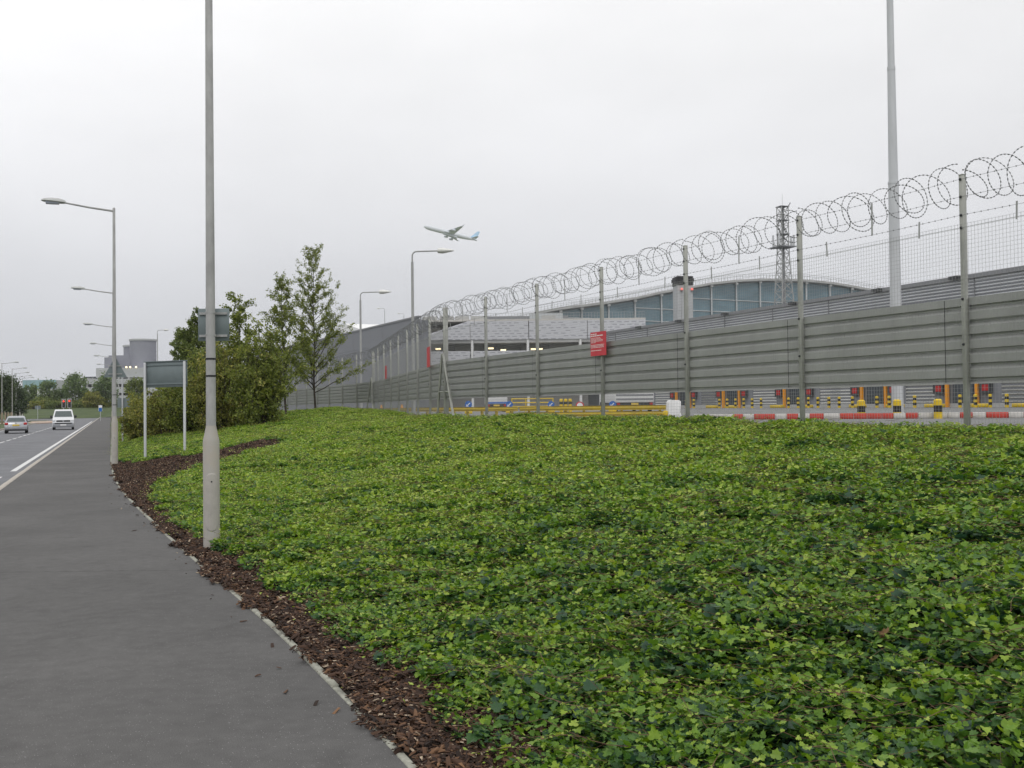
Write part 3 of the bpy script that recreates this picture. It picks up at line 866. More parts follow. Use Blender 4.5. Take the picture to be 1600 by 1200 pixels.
# raking braces at the two bends
def brace(o, dirs, nrm):
    for dv in dirs:
        b = MB()
        foot = Vector((o[0] + dv[0] * 0.95 + nrm[0] * 0.09, o[1] + dv[1] * 0.95 + nrm[1] * 0.09, FZ - 0.15)) - base
        top = Vector((o[0] + dv[0] * 0.05 + nrm[0] * 0.06, o[1] + dv[1] * 0.05 + nrm[1] * 0.06, FZ + 1.75)) - base
        b.tube([foot, top], 0.032, 4)
        b.build('brace', 'galv_warm', fence)
        b = MB(); m1 = foot.lerp(top, 0.45); b.tube([m1, (o[0] - base.x, o[1] - base.y, m1.z)], 0.022, 4)
        b.build('brace', 'galv_warm', fence)
d1 = (Vector(SECT[0][1]) - Vector(SECT[0][0])).normalized(); d2 = (Vector(SECT[1][1]) - Vector(SECT[1][0])).normalized(); d3 = (Vector(SECT[2][1]) - Vector(SECT[2][0])).normalized()
brace(SECT[1][0], [-d1, d2], (-0.914, -0.405)); brace(SECT[2][0], [-d2, d3], (-0.914, -0.405))
bb = MB(); bb.box(-0.045, 0.045, -0.045, 0.045, -0.35, 3.02)
me_cp = bevel(bb.mesh('corner_post', 'galv_warm'), 0.008, 1)
fput('corner_post', me_cp, -1.84 + 0.05, 28.0 + 0.05, FZ, 0.3); fput('corner_post', me_cp, -6.8 + 0.05, 50.05, FZ, 0.3)

# red notice on a fence post; the wording is too small to read, only its rows show
RZF = math.atan2(d1.y, d1.x)
nf = Vector((-math.sin(RZF), math.cos(RZF)))
def red_notice(o, label, z, w=0.62, h=0.47, rz=RZF, rows=True, group=None):
    t = thing('warning_sign', label, 'sign', (o[0], o[1], z), rz, group)
    pb = MB(); pb.box(-w / 2, w / 2, 0.0, 0.004, 0, h)
    bevel(pb.mesh('plate', 'red'), 0.001, 1)
    pl = put('plate', pb.mesh('plate', 'red'), t)
    fr = MB()
    for zc in (0.12, h - 0.12):
        fr.box(-w * 0.4, w * 0.4, -0.02, -0.001, zc - 0.012, zc + 0.012)
    fr.build('fixing_rail', 'galv', t)
    if rows:
        tx = MB(); rr = random.Random(4)
        spec = [(0.43, 0.40, 0.016), (0.395, 0.86, 0.020), (0.352, 0.66, 0.008), (0.330, 0.70, 0.008), (0.308, 0.82, 0.008), (0.286, 0.80, 0.008), (0.264, 0.32, 0.008),
                (0.215, 0.90, 0.009), (0.190, 0.86, 0.009), (0.165, 0.88, 0.009), (0.105, 0.70, 0.012)]
        for zc, ww, hh in spec:
            x = w / 2 - 0.022; end = x - ww * (w - 0.044)
            while x > end + 0.012:
                l = min(rr.uniform(0.05, 0.12), x - end)
                tx.box(x - l, x, 0.0045, 0.0055, zc - hh / 2, zc + hh / 2); x -= l + 0.014
        stuff(tx.build('lettering', 'white', t))
    return t
op = Vector((1.78, 20.3))
for x, y, rz in post_at:
    if abs(y - 20.1) < 0.8:
        op = Vector((x, y))
red_notice(op + nf * 0.075 + d1 * 0.02, 'red notice with rows of small white print on a fence post', FZ + 1.27)
d2n = Vector((-d2.y, d2.x)); RZ2 = math.atan2(d2.y, d2.x)
for i, (t, lab) in enumerate(((0.115, 'red notice seen edge on, on the fence just past the braced corner post'), (0.68, 'small red notice seen edge on, on the distant bend of the fence'))):
    o = Vector(SECT[1][0]).lerp(Vector(SECT[1][1]), t) + d2n * 0.075
    red_notice(o, lab, FZ + 1.48, rz=RZ2, h=0.6 if i == 0 else 0.55, rows=False)
lb = thing('fence_label', 'small pale yellow label fixed to the ribbed fence sheet', 'label', (0, 0, 0))
oo = Vector(post_at[5][:2]) if len(post_at) > 5 else Vector((1.1, 21.8))
oo = Vector((1.78, 20.3)) + d1 * 1.55 - nf * 0.030
lb.location = (oo.x, oo.y, FZ + 1.40); lb.rotation_euler = (0, 0, RZF)
MB().box(-0.055, 0.055, -0.003, 0.003, 0, 0.10).build('plate', 'label_yellow', lb)
MB().box(-0.035, 0.035, 0.0031, 0.0042, 0.045, 0.07).build('symbol', 'dark', lb)

# ================================================================== street lamps
def make_lamp(name, label, H=7.72, arm=1.36, group=None):
    t = thing(name, label, 'street lamp', (0, 0, 0), RZ, group)
    MB().lathe([(0.094, -0.25), (0.094, 1.27), (0.090, 1.29), (0.060, 1.43), (0.058, 1.45)], 28).build('base_compartment', 'column_foot', t, smooth=True)
    MB().lathe([(0.057, 1.45), (0.054, 2.5), (0.038, H - 0.02), (0.030, H)], 24).build('column', 'column', t, smooth=True)
    pa, n = [], 9                                     # the little oval access door, curved with the column
    vs, fs = [], []
    for ring, (hw, z0, z1, rr) in enumerate(((0.95, 0.22, 0.90, 0.0945), (0.91, 0.232, 0.888, 0.0995))):
        for k in range(24):
            a = 2 * math.pi * k / 24
            zz = (z0 + z1) / 2 + math.copysign(max(abs(math.sin(a)), 0) ** 0.55, math.sin(a)) * (z1 - z0) / 2
            wv = math.copysign(abs(math.cos(a)) ** 0.7, math.cos(a)) * hw
            th = -math.pi / 2 - 0.05 + wv
            vs.append((rr * math.cos(th), rr * math.sin(th), zz))
    fs = [(k, (k + 1) % 24, 24 + (k + 1) % 24, 24 + k) for k in range(24)]
    for k in range(1, 12):
        fs.append((24 + k, 24 + (k + 1) % 24, 24 + (24 - k - 1) % 24, 24 + (24 - k) % 24))
    fs.append((24, 25, 47))
    door = MB().add(vs, fs).build('access_door', 'door', t)
    MB().tube([(0.0 - 0.006, -0.097, 0.80), (0.0 - 0.006, -0.1015, 0.80)], 0.010, 8).build('lock', 'black', door)
    MB().tube([(0, 0, H - 0.10), (-arm * 0.5, 0, H - 0.03), (-arm, 0, H + 0.07)], [0.032, 0.028, 0.024], 10).build('arm', 'column', t, smooth=True)
    def head(zs, mi):
        secs = [(0.0, 0.06, 0.06), (0.05, 0.11, 0.09), (0.22, 0.155, 0.12), (0.42, 0.165, 0.11), (0.58, 0.135, 0.08), (0.66, 0.06, 0.03)]
        vs, fs = [], []
        for x, w, h in secs:
            for k in range(12):
                a = 2 * math.pi * k / 12
                up = math.sin(a)
                vs.append((-arm + 0.03 - x, w * math.cos(a), H + 0.07 + 0.05 * x + (h * up if up > 0 else 0.35 * h * up)))
        for i in range(len(secs) - 1):
            for k in range(12):
                fs.append((i * 12 + k, i * 12 + (k + 1) % 12, i * 12 + 12 + (k + 1) % 12, i * 12 + 12 + k))
        fs += [tuple(range(12)), tuple(range(len(secs) * 12 - 1, len(secs) * 12 - 13, -1))]
        return MB().add(vs, fs)
    hd = head(0, 0).build('lamp_head', 'lamp', t, smooth=True)
    MB().cbox((-arm - 0.33, 0, H + 0.050), (0.36, 0.23, 0.06)).build('lens', 'lens', hd)
    return t
lamp = make_lamp('street_lamp', 'street lamp column beside the path, carrying the small square sign back')
lamp.location = (-3.53, 12.0, 0.0)
far_label = 'grey street lamp farther along the path, beyond the lamp with the triangular sign'
SPOTS = [((-11.92, 30.7), 'street lamp by the path edge, carrying the grey triangular sign back')] + \
        [((-20.4 - 8.45 * k, 52.4 + 21.6 * k), far_label) for k in range(7)]
for i, (xy, lab) in enumerate(SPOTS):
    dup(lamp, (xy[0], xy[1], 0.0), RZ + (0.02 * math.sin(i * 2.1)), lab, 'street lamps along the path')
lamp['group'] = 'street lamps along the path'
for i, (u, v) in enumerate(((3, 567), (19, 576), (25, 583), (31, 588), (35, 591))):
    dd = 6.05 * 1600 / (642 - v)
    a = at(u, v, dd)
    dup(lamp, (a.x, a.y, -0.02), RZ + math.pi, 'street lamp on the opposite side of the road, above the dark roadside trees', 'street lamps on the opposite side')
def band(parent, z, r):
    MB().lathe([(r, z), (r, z + 0.022)], 20).build('band', 'black', parent, smooth=True)
band(lamp, 2.02, 0.0585); band(lamp, 2.22, 0.058)
L2 = [o for o in bpy.data.objects if o.get('label', '').startswith('street lamp by the path edge')][0]
band(L2, 1.78, 0.0595); band(L2, 2.08, 0.0585)

# sign backs
def fixings(t, w, zs, y=-0.02):
    for z in zs:
        MB().box(-w / 2, w / 2, y - 0.022, y, z - 0.014, z + 0.014).build('channel', 'galv', t)
def square_back(loc, rz, label):
    t = thing('road_sign', label, 'sign', loc, rz)
    pl = MB().box(-0.185, 0.185, 0.0, 0.004, 0.0, 0.385).mesh('plate', 'signback')
    put('plate', bevel(pl, 0.0015, 1), t)
    fixings(t, 0.33, (0.06, 0.325), 0.0)
    for z in (0.06, 0.325):
        MB().lathe([(0.060, z - 0.010), (0.060, z + 0.010)], 20, (0, -0.0565 - 0.022 + 0.02 - 0.062)).build('clamp', 'galv', t, smooth=True)
        MB().cbox((-0.075, -0.035, z + 0.012), (0.02, 0.03, 0.02)).build('bolt', 'galv', t)
    return t
square_back((-3.53 + 0.0, 12.0 + 0.125, 2.45), 0.0, 'small square grey sign back clamped to the lamp column nearest the two-post sign')
for o in bpy.data.objects:
    if o.get('label', '').startswith('small square grey'):
        o['label'] = 'small square grey sign back clamped high on the lamp column'
t = thing('road_sign', 'grey triangular sign back clamped to a lamp column above the path', 'sign', (-11.92, 30.7 + 0.06, 2.62), RZ * 0.4)
put('plate', MB().prism([(-0.34, 0.0), (0.34, 0.0), (0.0, 0.62)], 0.0, 0.004, 'y').mesh('plate', 'signback'), t)
fixings(t, 0.4, (0.10, 0.34), 0.0)
# two-post sign seen from behind
a, b_ = Vector((-10.72, 29.9)), Vector((-9.28, 29.2))
t = thing('road_sign', 'large blank grey sign back on two steel posts standing in the bark', 'sign', (a.x, a.y, 0.0), math.atan2(b_.y - a.y, b_.x - a.x))
W = (b_ - a).length - 0.15
W = 1.52
def pz(i):
    p_, q_ = toPQ(*(a.lerp(b_, i)))
    return float(bank_z(p_, q_))
for i in (0, 1):
    MB().lathe([(0.038, pz(i) - 0.3), (0.038, 3.0), (0.034, 3.01)], 14, (i * W, 0)).build('post', 'mast', t, smooth=True)
put('plate', bevel(MB().box(-0.06, W + 0.06, 0.05, 0.056, 2.28, 3.02).mesh('plate', 'signback'), 0.002, 1), t)
for z in (2.38, 2.93):
    MB().box(-0.05, W + 0.05, 0.028, 0.05, z - 0.02, z + 0.02).build('channel', 'signback', t)
MB().box(-0.07, W + 0.07, 0.02, 0.06, 3.02, 3.045).build('top_lip', 'signback', t)
# two more signs farther along the bank
def post_sign(u, v_base, depth, z_top, plates, label, name='road_sign'):
    a = at(u, v_base, depth)
    p_, q_ = toPQ(a.x, a.y)
    gz = float(bank_z(p_, q_)) if p_ > float(path_edge(q_)) else 0.0
    t = thing(name, label, 'sign', (a.x, a.y, gz), 0.1)
    MB().lathe([(0.04, -0.3), (0.04, z_top)], 10).build('post', 'mast', t, smooth=True)
    for kind, x0, x1, z0, z1, m in plates:
        if kind == 'rect':
            MB().box(x0, x1, 0.045, 0.05, z0, z1).build('plate', m, t)
        elif kind == 'tri':
            MB().prism([(x0, z0), (x1, z0), ((x0 + x1) / 2, z1)], 0.045, 0.05, 'y').build('plate', m, t)
        elif kind == 'disc':
            r = (x1 - x0) / 2
            MB().lathe([(r, -0.004), (r, 0.004)], 20, mtx=Matrix.Translation(((x0 + x1) / 2, -0.05, (z0 + z1) / 2)) @ Matrix.Rotation(R(90), 4, 'X')).build('plate', m, t)
    return t
post_sign(191.5, 672, 48, 3.35, [('rect', -0.24, 0.33, 1.7, 2.15, 'signback'), ('tri', -0.15, 0.45, 1.02, 1.55, 'signback')], 'thin post with a small grey rectangular plate above a triangular one')
post_sign(157, 651, 150, 2.35, [('rect', -0.26, 0.26, 1.45, 2.3, 'white'), ('rect', -0.23, 0.23, 1.40, 1.95, 'blue')], 'small blue and white sign on a post at the far end of the path')
o = bpy.data.objects[-1] if False else None
for ob in [x for x in bpy.data.objects if x.get('label', '').startswith('small blue and white sign')]:
    for ch in kids(ob):
        if ch.data.materials[0].name == 'blue_sign_paint':
            ch.location.y = -0.10
        elif ch.name.startswith('plate'):
            ch.location.y = -0.095
post_sign(59, 650, 205, 2.6, [('rect', -0.55, 0.55, 1.9, 2.6, 'signback')], 'small grey sign plate on a post in front of the grassy embankment')
# far traffic signals
def signal(u, v, depth, label):
    a = at(u, v, depth)
    t = thing('traffic_light', label, 'traffic light', (a.x, a.y, 0), 0.35, 'traffic lights at the junction')
    MB().lathe([(0.06, -0.15), (0.06, 2.1)], 10).build('pole', 'galv', t, smooth=True)
    put('housing', bevel(MB().box(-0.16, 0.16, -0.12, 0.12, 2.1, 3.15).mesh('housing', 'black'), 0.03, 1), t)
    MB().box(-0.29, 0.29, 0.12, 0.135, 1.98, 3.3).build('backing_board', 'galv', t)
    for k, (z, m) in enumerate(((2.95, 'redlight'), (2.62, 'dark'), (2.29, 'dark'))):
        MB().lathe([(0.115, 0), (0.115, 0.04), (0.05, 0.06)], 12, mtx=Matrix.Translation((0, -0.12, z)) @ Matrix.Rotation(R(90), 4, 'X')).build('lamp', m, t)
signal(99.5, 652, 150, 'traffic light showing red, behind the pale van')
signal(108.5, 652, 146, 'traffic light showing red, behind the pale van')

# ================================================================== vehicles
def wheel(parent, x, y, r, w):
    s = 1 if x > 0 else -1
    m = Matrix.Translation((x, y, r)) @ Matrix.Rotation(R(90), 4, 'Y')
    wh = put('wheel', None, parent)
    MB().lathe([(r * 0.62, -w / 2), (r * 0.93, -w / 2), (r, -w / 2 + 0.03), (r, w / 2 - 0.03), (r * 0.93, w / 2), (r * 0.62, w / 2)], 22, mtx=m).build('tyre', 'tyre', wh, smooth=True)
    MB().lathe([(r * 0.62, -w / 2 + 0.03), (r * 0.62, w / 2 - 0.02), (r * 0.2, w / 2 + 0.005)] if s > 0 else [(r * 0.2, -w / 2 - 0.005), (r * 0.62, -w / 2 + 0.02), (r * 0.62, w / 2 - 0.03)], 16, mtx=m).build('rim', 'rim', wh, smooth=True)
def loft_body(prof, belt, roof, w0, w_roof, bev=0.05):
    """side outline (y, z) swept over the width; narrower towards the roof"""
    def hw(z):
        if z <= belt:
            return w0 - 0.05 * max(0, (0.45 - z) / 0.45)
        f = (z - belt) / (roof - belt)
        return w0 + (w_roof - w0) * f ** 1.2
    n = len(prof)
    vs = [(-hw(z), y, z) for y, z in prof] + [(hw(z), y, z) for y, z in prof]
    fs = [tuple(range(n)), tuple(range(2 * n - 1, n - 1, -1))] + [(i, (i + 1) % n, (i + 1) % n + n, i + n) for i in range(n)]
    return MB().add(vs, fs), hw
def side_glass(parent, hw, quads, m='carglass'):
    for s in (-1, 1):
        for qd in quads:
            vs = [(s * (hw(z) + 0.006), y, z) for y, z in qd] + [(s * (hw(z) - 0.02), y, z) for y, z in qd]
            n = len(qd)
            MB().add(vs, [tuple(range(n)), tuple(range(2 * n - 1, n - 1, -1))] + [(i, (i + 1) % n, (i + 1) % n + n, i + n) for i in range(n)]).build('window', m, parent)
def cross_panel(parent, name, m, a, b, wa, wb, off, thick=0.015):
    """a panel across the car between outline points a and b (y, z)"""
    d = Vector((b[0] - a[0], b[1] - a[1])); nn = Vector((d.y, -d.x)).normalized() * off
    tt = Vector((d.y, -d.x)).normalized() * (off - math.copysign(thick, off))
    vs = []
    for o in (nn, tt):
        vs += [(-wa, a[0] + o.x, a[1] + o.y), (wa, a[0] + o.x, a[1] + o.y), (wb, b[0] + o.x, b[1] + o.y), (-wb, b[0] + o.x, b[1] + o.y)]
    return MB().add(vs, [(0, 1, 2, 3), (7, 6, 5, 4), (0, 4, 5, 1), (1, 5, 6, 2), (2, 6, 7, 3), (3, 7, 4, 0)]).build(name, m, parent)
# van, coming towards us; +Y is its front
va = at(99.3, 671, 94)
van = thing('van', 'pale silver people carrier van driving towards the junction mouth on the near lane', 'van', (va.x, va.y, ROAD_Z + 0.004), RZ + math.pi + 0.03)
van['label'] = 'pale silver van with black door mirrors driving on the road'
prof = [(2.42, 0.25), (2.45, 0.55), (2.40, 0.82), (2.28, 1.00), (1.62, 1.18), (0.82, 1.86), (0.35, 1.955), (-2.2, 1.95), (-2.38, 1.85), (-2.45, 1.0), (-2.45, 0.35), (-2.35, 0.25)]
bd, hw = loft_body(prof, 1.05, 1.95, 0.95, 0.76)
put('body', bevel(bd.mesh('body', 'van'), 0.06, 2), van)
cross_panel(van, 'windscreen', 'carglass', (1.56, 1.24), (0.90, 1.79), 0.80, 0.68, 0.012)
side_glass(van, hw, [[(1.25, 1.16), (0.62, 1.72), (0.2, 1.74), (0.2, 1.14)], [(0.1, 1.14), (0.1, 1.74), (-1.0, 1.74), (-1.0, 1.14)], [(-1.12, 1.14), (-1.12, 1.74), (-2.1, 1.72), (-2.2, 1.14)]])
for s in (-1, 1):
    put('headlight', bevel(MB().box(s * 0.80 - 0.13, s * 0.80 + 0.13, 2.30, 2.425, 0.78, 0.98).mesh('headlight', 'headlamp'), 0.03, 1), van)
    mr = put('door_mirror', bevel(MB().box(s * 1.07 - 0.11, s * 1.07 + 0.11, 1.10, 1.24, 1.14, 1.38).mesh('door_mirror', 'trim'), 0.03, 1), van)
    MB().box(s * 0.93 - 0.05, s * 0.93 + 0.05, 1.14, 1.20, 1.14, 1.20).build('bracket', 'trim', mr)
put('grille', bevel(MB().box(-0.62, 0.62, 2.33, 2.435, 0.76, 0.93).mesh('grille', 'trim'), 0.02, 1), van)
put('emblem', MB().lathe([(0.085, 0), (0.085, 0.012)], 14, mtx=Matrix.Translation((0, 2.425, 0.86)) @ Matrix.Rotation(R(-90), 4, 'X')).mesh('emblem', 'rim'), van)
put('bumper', bevel(MB().box(-0.90, 0.90, 2.30, 2.50, 0.28, 0.70).mesh('bumper', 'silver'), 0.05, 2), van)
MB().box(-0.75, 0.75, 2.44, 2.508, 0.57, 0.68).build('air_intake', 'trim', van)
MB().box(-0.26, 0.26, 2.50, 2.512, 0.42, 0.53).build('number_plate', 'white', van)
for x in (-0.84, 0.84):
    for y in (1.45, -1.5):
        wheel(van, x, y, 0.33, 0.22)
van.scale = (0.94, 0.94, 0.94)
# hatchback, driving away; +Y is its front
ca = at(26.0, 676.6, 81)
car = thing('car', 'silver hatchback with red tail lights and yellow number plate driving away', 'car', (ca.x, ca.y, ROAD_Z + 0.004), RZ + 0.05)
prof = [(2.02, 0.28), (2.06, 0.55), (1.98, 0.72), (1.0, 0.92), (0.32, 1.38), (-0.2, 1.44), (-1.2, 1.41), (-1.48, 1.33), (-1.92, 0.93), (-2.0, 0.80), (-2.06, 0.55), (-2.0, 0.30), (-1.9, 0.25)]
bd, hw = loft_body(prof, 0.88, 1.44, 0.86, 0.60)
put('body', bevel(bd.mesh('body', 'silver'), 0.05, 2), car)
cross_panel(car, 'rear_window', 'carglass', (-1.53, 1.285), (-1.87, 0.975), 0.56, 0.70, 0.012)
cross_panel(car, 'windscreen', 'carglass', (0.98, 0.94), (0.36, 1.35), 0.72, 0.58, -0.012)
side_glass(car, hw, [[(0.75, 0.95), (0.25, 1.30), (-0.25, 1.33), (-0.25, 0.94)], [(-0.33, 0.94), (-0.33, 1.33), (-1.0, 1.31), (-1.25, 0.95)]])
for s in (-1, 1):
    put('tail_light', bevel(MB().box(s * 0.70 - 0.13, s * 0.70 + 0.13, -2.045, -1.90, 0.70, 0.90).mesh('tail_light', 'tail'), 0.03, 1), car)
    put('door_mirror', bevel(MB().box(s * 0.89 - 0.06, s * 0.89 + 0.06, 0.62, 0.72, 0.92, 1.05).mesh('door_mirror', 'silver'), 0.02, 1), car)
put('bumper', bevel(MB().box(-0.83, 0.83, -2.12, -1.85, 0.34, 0.62).mesh('bumper', 'silver'), 0.05, 2), car)
MB().box(-0.80, 0.80, -2.09, -1.9, 0.22, 0.345).build('bumper_skirt', 'trim', car)
MB().box(-0.26, 0.26, -2.135, -2.02, 0.64, 0.75).build('number_plate', 'plate_y', car)
put('emblem', MB().lathe([(0.06, 0), (0.06, 0.012)], 12, mtx=Matrix.Translation((0, -2.005, 0.86)) @ Matrix.Rotation(R(78), 4, 'X')).mesh('emblem', 'rim'), car)
for x in (-0.76, 0.76):
    for y in (1.3, -1.25):
        wheel(car, x, y, 0.30, 0.20)

car.scale = (0.94, 0.94, 0.94)
# ================================================================== the yard behind the fence
def bollard_proto(name, label, cat, r, h, n, group, seg=14):
    t = thing(name, label, cat, (0, 0, 0), 0, group)
    step = h / n
    for k in range(n):
        top = k == n - 1
        prof = [(r, k * step), (r, (k + 1) * step - (0.05 if top else 0))] + ([(r * 0.55, (k + 1) * step)] if top else [])
        MB().lathe(prof, seg).build('band', 'yellow' if k % 2 == 0 else 'black', t, smooth=True)
    return t
bol = bollard_proto('bollard', 'slim yellow and black banded bollard in front of the silver warehouse', 'bollard', 0.15, 1.12, 5, 'slim bollards along the warehouse', 12)
xs = [1072, 1084, 1124, 1136, 1149, 1162, 1175, 1189, 1232, 1247, 1263, 1278, 1295, 1311, 1332, 1370, 1389, 1429, 1500, 1524, 1547, 1573, 1620, 1650]
for i, u in enumerate(xs):
    x, y = on_line(u, 68)
    if i == 0:
        bol.location = (x, y, YARD_Z)
    else:
        dup(bol, (x, y, YARD_Z))
big = bollard_proto('bollard', 'stout yellow and black bollard standing behind the red and white kerb', 'bollard', 0.145, 0.70, 3, 'stout bollards by the red and white kerb')
for i, (u, dd) in enumerate(((1346, 38.5), (1402, 37.2), (1466, 36.4))):
    a = at(u, 654, dd)
    if i == 0:
        big.location = (a.x, a.y, YARD_Z)
    else:
        dup(big, (a.x, a.y, YARD_Z))
for i, u in enumerate((877, 884, 891)):
    a = at(u, 638, 85)
    dup(bol, (a.x, a.y, YARD_Z), None, 'yellow and black bollard in a tight row of three behind the yellow rail', 'three bollards behind the yellow rail')
# red and white kerb of the yard
kr = put('yard_kerb', None); struct(kr)
xs = [1084, 1104, 1122, 1145, 1161, 1178, 1194, 1211, 1229, 1247, 1265, 1287, 1312, 1334, 1356, 1378, 1396, 1415, 1435, 1458, 1480, 1500, 1520, 1541, 1576, 1600, 1630]
reds = {3, 5, 6, 8, 10, 12, 13, 14, 15, 17, 21, 23, 25}
def kpt(u):
    dd = 39.2 - (u - 1084) / 520 * 3.6
    a = at(u, 650, dd); return Vector((a.x, a.y))
for i in range(len(xs) - 1):
    a, b_ = kpt(xs[i]), kpt(xs[i + 1])
    ln = (b_ - a).length
    me = bevel(MB().box(0.006, ln - 0.006, 0, 0.16, 0, 0.21).mesh('kerb_block', 'kerbred' if i in reds else 'offwhite'), 0.015, 1)
    put('kerb_block', me, kr, (a.x, a.y, YARD_Z), math.atan2(b_.y - a.y, b_.x - a.x))
# bay lines painted on the yard
for u, p0, p1 in ((1100, 52, 60), (1170, 46, 60), (1225, 46, 60), (1270, 44, 56), (1330, 44, 58), (1390, 40, 54), (1450, 42, 54), (1530, 42, 54), (1590, 40, 52)):
    x, y = on_line(u, p1); pp, qq = toPQ(x, y)
    b = MB(); b.add([PQ(p0, qq - 3, YARD_Z + 0.004), PQ(p0, qq - 2.85, YARD_Z + 0.004), PQ(p1, qq + 0.15, YARD_Z + 0.004), PQ(p1, qq, YARD_Z + 0.004)], [(0, 1, 2, 3)])
    b.build('bay_line', 'line', YARD)
b = MB(); b.add([PQ(61, 20, YARD_Z + 0.004), PQ(61.2, 20, YARD_Z + 0.004), PQ(61.2, 150, YARD_Z + 0.004), PQ(61, 150, YARD_Z + 0.004)], [(0, 1, 2, 3)]); b.build('bay_line', 'line', YARD)
# low yellow plinths guarding the dock doors
pl0 = None
for u in (1112, 1142, 1214, 1258, 1340, 1398, 1460, 1530, 1600):
    x, y = on_line(u, 70)
    me = None
    if pl0 is None:
        pl0 = put('wheel_stop', bevel(MB().box(-0.3, 0.3, -1.0, 1.0, 0, 0.32).mesh('wheel_stop', 'yellow'), 0.04, 1), None, (x, y, YARD_Z), RZ)
        tag(pl0, 'low yellow block on the yard in front of the warehouse doors', 'wheel stop', 'yellow wheel stops by the dock doors')
    else:
        c = pl0.copy(); COL.objects.link(c); c.location = (x, y, YARD_Z)
# yellow guard rails
def rail(u0, u1, d0, d1, zs, label, posts=9, h=0.20):
    a, b_ = at(u0, 640, d0), at(u1, 640, d1)
    a, b_ = Vector((a.x, a.y)), Vector((b_.x, b_.y))
    t = thing('guard_rail', label, 'guard rail', (a.x, a.y, YARD_Z), math.atan2(b_.y - a.y, b_.x - a.x))
    ln = (b_ - a).length
    for z in zs:
        put('rail', bevel(MB().prism([(-0.05, z), (0.0, z + 0.03), (-0.05, z + 0.07), (-0.05, z + 0.13), (0.0, z + 0.17), (-0.05, z + h), (0.03, z + h), (0.03, z)], 0, ln, 'x').mesh('rail', 'yellow_dull'), 0.006, 1), t)
    for k in range(posts):
        x = ln * (k + 0.5) / posts
        MB().box(x - 0.05, x + 0.05, 0.032, 0.13, 0, zs[-1] + 0.12).build('post', 'yellow_dull', t)
rail(812, 1046, 46, 44, (0.12, 0.38), 'yellow double guard rail ending at the white plastic barrier', 8)
rail(560, 809, 53, 46.3, (0.38,), 'yellow single guard rail continuing towards the fence corner', 12)
# white plastic barrier at the rail end
t = thing('plastic_barrier', 'white plastic barrier block at the end of the yellow rail', 'barrier', tuple(at(1053, 655, 42.6).xy) + (YARD_Z,), 0.1)
bp_ = MB().prism([(-0.30, 0), (0.30, 0), (0.30, 0.10), (0.22, 0.28), (0.27, 0.70), (0.20, 0.78), (-0.20, 0.78), (-0.27, 0.70), (-0.29, 0.2)], -0.22, 0.22, 'y')
put('body', bevel(bp_.mesh('body', 'white'), 0.04, 2), t)
put('reflector', bevel(MB().lathe([(0.12, 0), (0.12, 0.06), (0.08, 0.09)], 14, mtx=Matrix.Translation((-0.38, -0.1, 0.24)) @ Matrix.Rotation(R(90), 4, 'X')).mesh('reflector', 'yellow'), 0.01, 1), t)
MB().box(-0.45, -0.28, -0.1, 0.0, 0.06, 0.2).build('bracket', 'yellow_dull', t)
# round blue keep-left signs with a white arrow on yellow bases
def keep_left(u, depth, label):
    a = at(u, 632, depth)
    t = thing('arrow_sign', label, 'sign', (a.x, a.y, YARD_Z), 0.0, 'blue arrow signs in the yard')
    zc = a.z - YARD_Z
    m = Matrix.Translation((0, -0.06, zc)) @ Matrix.Rotation(R(90), 4, 'X')
    MB().lathe([(0.28, 0.0), (0.28, 0.012)], 20, mtx=m).build('disc', 'blue', t)
    ar = MB(); ar.cbox((0.02, -0.076, zc + 0.02), (0.30, 0.006, 0.06), ry=R(-45)); ar.prism([(-0.17, zc - 0.17), (0.02, zc - 0.15), (-0.15, zc + 0.02)], -0.079, -0.073, 'y'); ar.build('arrow', 'white', t)
    MB().lathe([(0.035, 0), (0.035, zc)], 8).build('post', 'galv', t)
    put('foot', bevel(MB().box(-0.3, 0.3, -0.2, 0.2, 0, 0.22).mesh('foot', 'yellow'), 0.03, 1), t)
for u, d_ in ((732, 80), (796, 82), (861, 84), (957, 80)):
    keep_left(u, d_, 'round blue sign with white arrow seen under the fence sheets')
a = at(906, 634, 78)
t = thing('speed_sign', 'round white sign with red ring beside the blue arrow signs', 'sign', (a.x, a.y, YARD_Z), 0.0)
MB().lathe([(0.03, 0), (0.03, a.z - YARD_Z)], 8).build('post', 'galv', t)
m = Matrix.Translation((0, -0.05, a.z - YARD_Z)) @ Matrix.Rotation(R(90), 4, 'X')
MB().lathe([(0.32, 0), (0.32, 0.01)], 22, mtx=m).build('ring', 'red', t)
MB().lathe([(0.23, 0.010), (0.23, 0.016)], 22, mtx=m).build('face', 'white', t)
